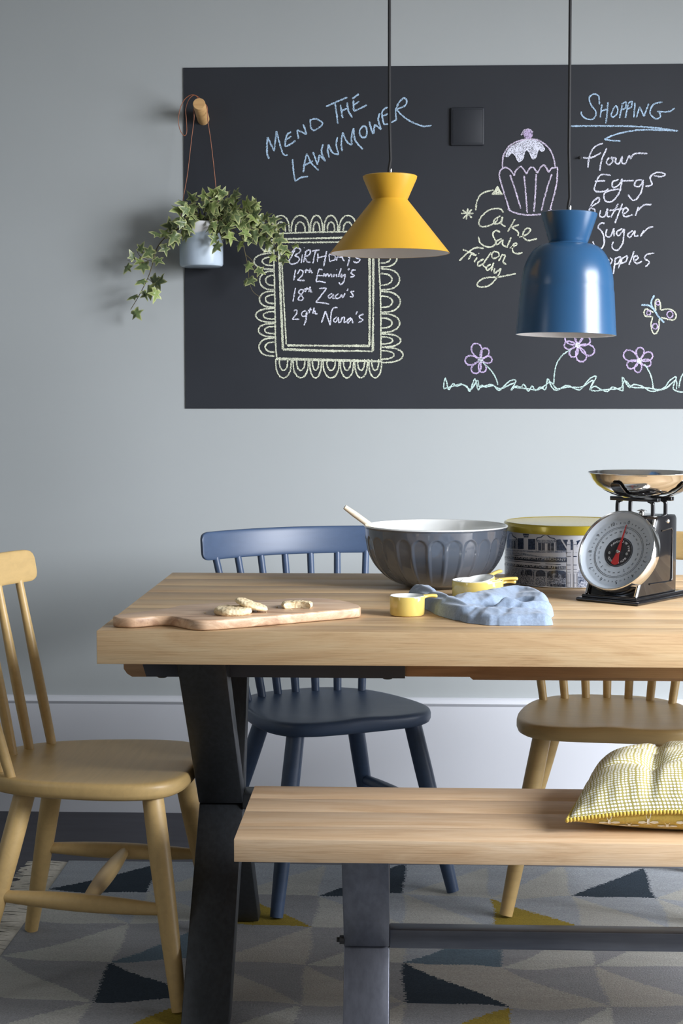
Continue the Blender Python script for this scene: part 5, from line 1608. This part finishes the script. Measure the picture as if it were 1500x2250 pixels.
csurf(ctop, 'top_cover', M['dots'], False)
csurf(cbot, 'under_cover', M['cushion_under'], True)
b = bmesh.new(); per = []
for i in range(60): per.append((i / 60, 0))
for i in range(60): per.append((1, i / 60))
for i in range(60): per.append((1 - i / 60, 1))
for i in range(60): per.append((0, 1 - i / 60))
PP = [Vector((cxy(u, v).x, cxy(u, v).y, cmid(u, v))) for u, v in per]; PP.append(PP[0])
acc = 0; last = PP[0]
for a, c_ in zip(PP, PP[1:]):
    L_ = (c_ - a).length; s_ = acc
    while s_ < L_:
        p = a.lerp(c_, s_ / L_)
        t = bmesh.new(); bmesh.ops.create_icosphere(t, subdivisions=2, radius=0.0040); xf(t, Matrix.Translation(p) @ Matrix.Diagonal((0.85, 0.85, 1.05, 1))); merge(b, t); s_ += 0.0058
    acc = s_ - L_
tag(part(b, 'pompom_trim', M['trim'], cush), kind='stuff')
for a, d_ in BT:
    b = bmesh.new(); bmesh.ops.create_uvsphere(b, u_segments=16, v_segments=8, radius=0.008)
    p = cxy(a, d_); xf(b, Matrix.Translation((p.x, p.y, cmid(a, d_) + ctop(a, d_) + 0.001)) @ Matrix.Diagonal((1, 1, 0.5, 1))); part(b, 'button', M['dots'], cush)


def bee(bm, u, v, s):
    def P(du, dv):
        uu, vv = u + du * s, v + dv * s
        q = cxy(uu, vv); z = cmid(uu, vv) + cbot(uu, vv); n_ = Vector((0, -0.8, -0.6)); return Vector((q.x, q.y, z)) + n_ * 0.0012
    shapes = [[(-.12, -.5), (.12, -.5), (.2, -.1), (.12, .3), (-.12, .3), (-.2, -.1)],
              [(-.1, -.15), (-.5, .1), (-1.1, .05), (-1.2, -.2), (-.7, -.38)], [(.1, -.15), (.5, .1), (1.1, .05), (1.2, -.2), (.7, -.38)],
              [(-.12, .3), (-.3, .62), (-.34, .6), (-.18, .28)], [(.12, .3), (.3, .62), (.34, .6), (.18, .28)], [(-.1, -.5), (-.5, -.7), (-.5, -.66), (-.1, -.42)], [(.1, -.5), (.5, -.7), (.5, -.66), (.1, -.42)]]
    for sh in shapes:
        bm.faces.new([bm.verts.new(P(x, -y * 0.95)) for x, y in sh])


for u, v in ((0.16, 0.014), (0.32, 0.016), (0.48, 0.016), (0.24, 0.042), (0.40, 0.042), (0.64, 0.016), (0.80, 0.014)):
    b = bmesh.new(); bee(b, u, v, 0.036)
    for f in b.faces:
        f.normal_update()
        if f.normal.y > 0: f.normal_flip()
    part(b, 'bee_print', M['bee'], cush, 0, recalc=False)


# ------------------------------------------------------------------ pieces that belong to a part of their thing
SUB = {'shade_lining': 'shade', 'bulb': 'lampholder', 'cable_grip': 'cable', 'dial_face': 'dial_housing', 'dial_centre': 'dial_housing', 'dial_markings': 'dial_housing',
       'dial_lettering': 'dial_housing', 'pointer': 'dial_housing', 'dial_screws': 'dial_housing', 'bezel': 'dial_housing', 'side_moulding': 'body', 'screw': 'body', 'front_edge_strip': 'body',
       'shopfront_print': 'tin_body', 'shop_sign_lettering': 'tin_body', 'base_rim': 'tin_body', 'button': 'top_cover', 'bee_print': 'under_cover', 'bowl_lining': 'bowl_body'}
for o in [q for q in COL.objects if q.parent is not None]:
    want = SUB.get(o.name.split('.')[0])
    if not want: continue
    for sib in o.parent.children:
        if sib.name.split('.')[0] == want and sib is not o:
            o.parent = sib; break
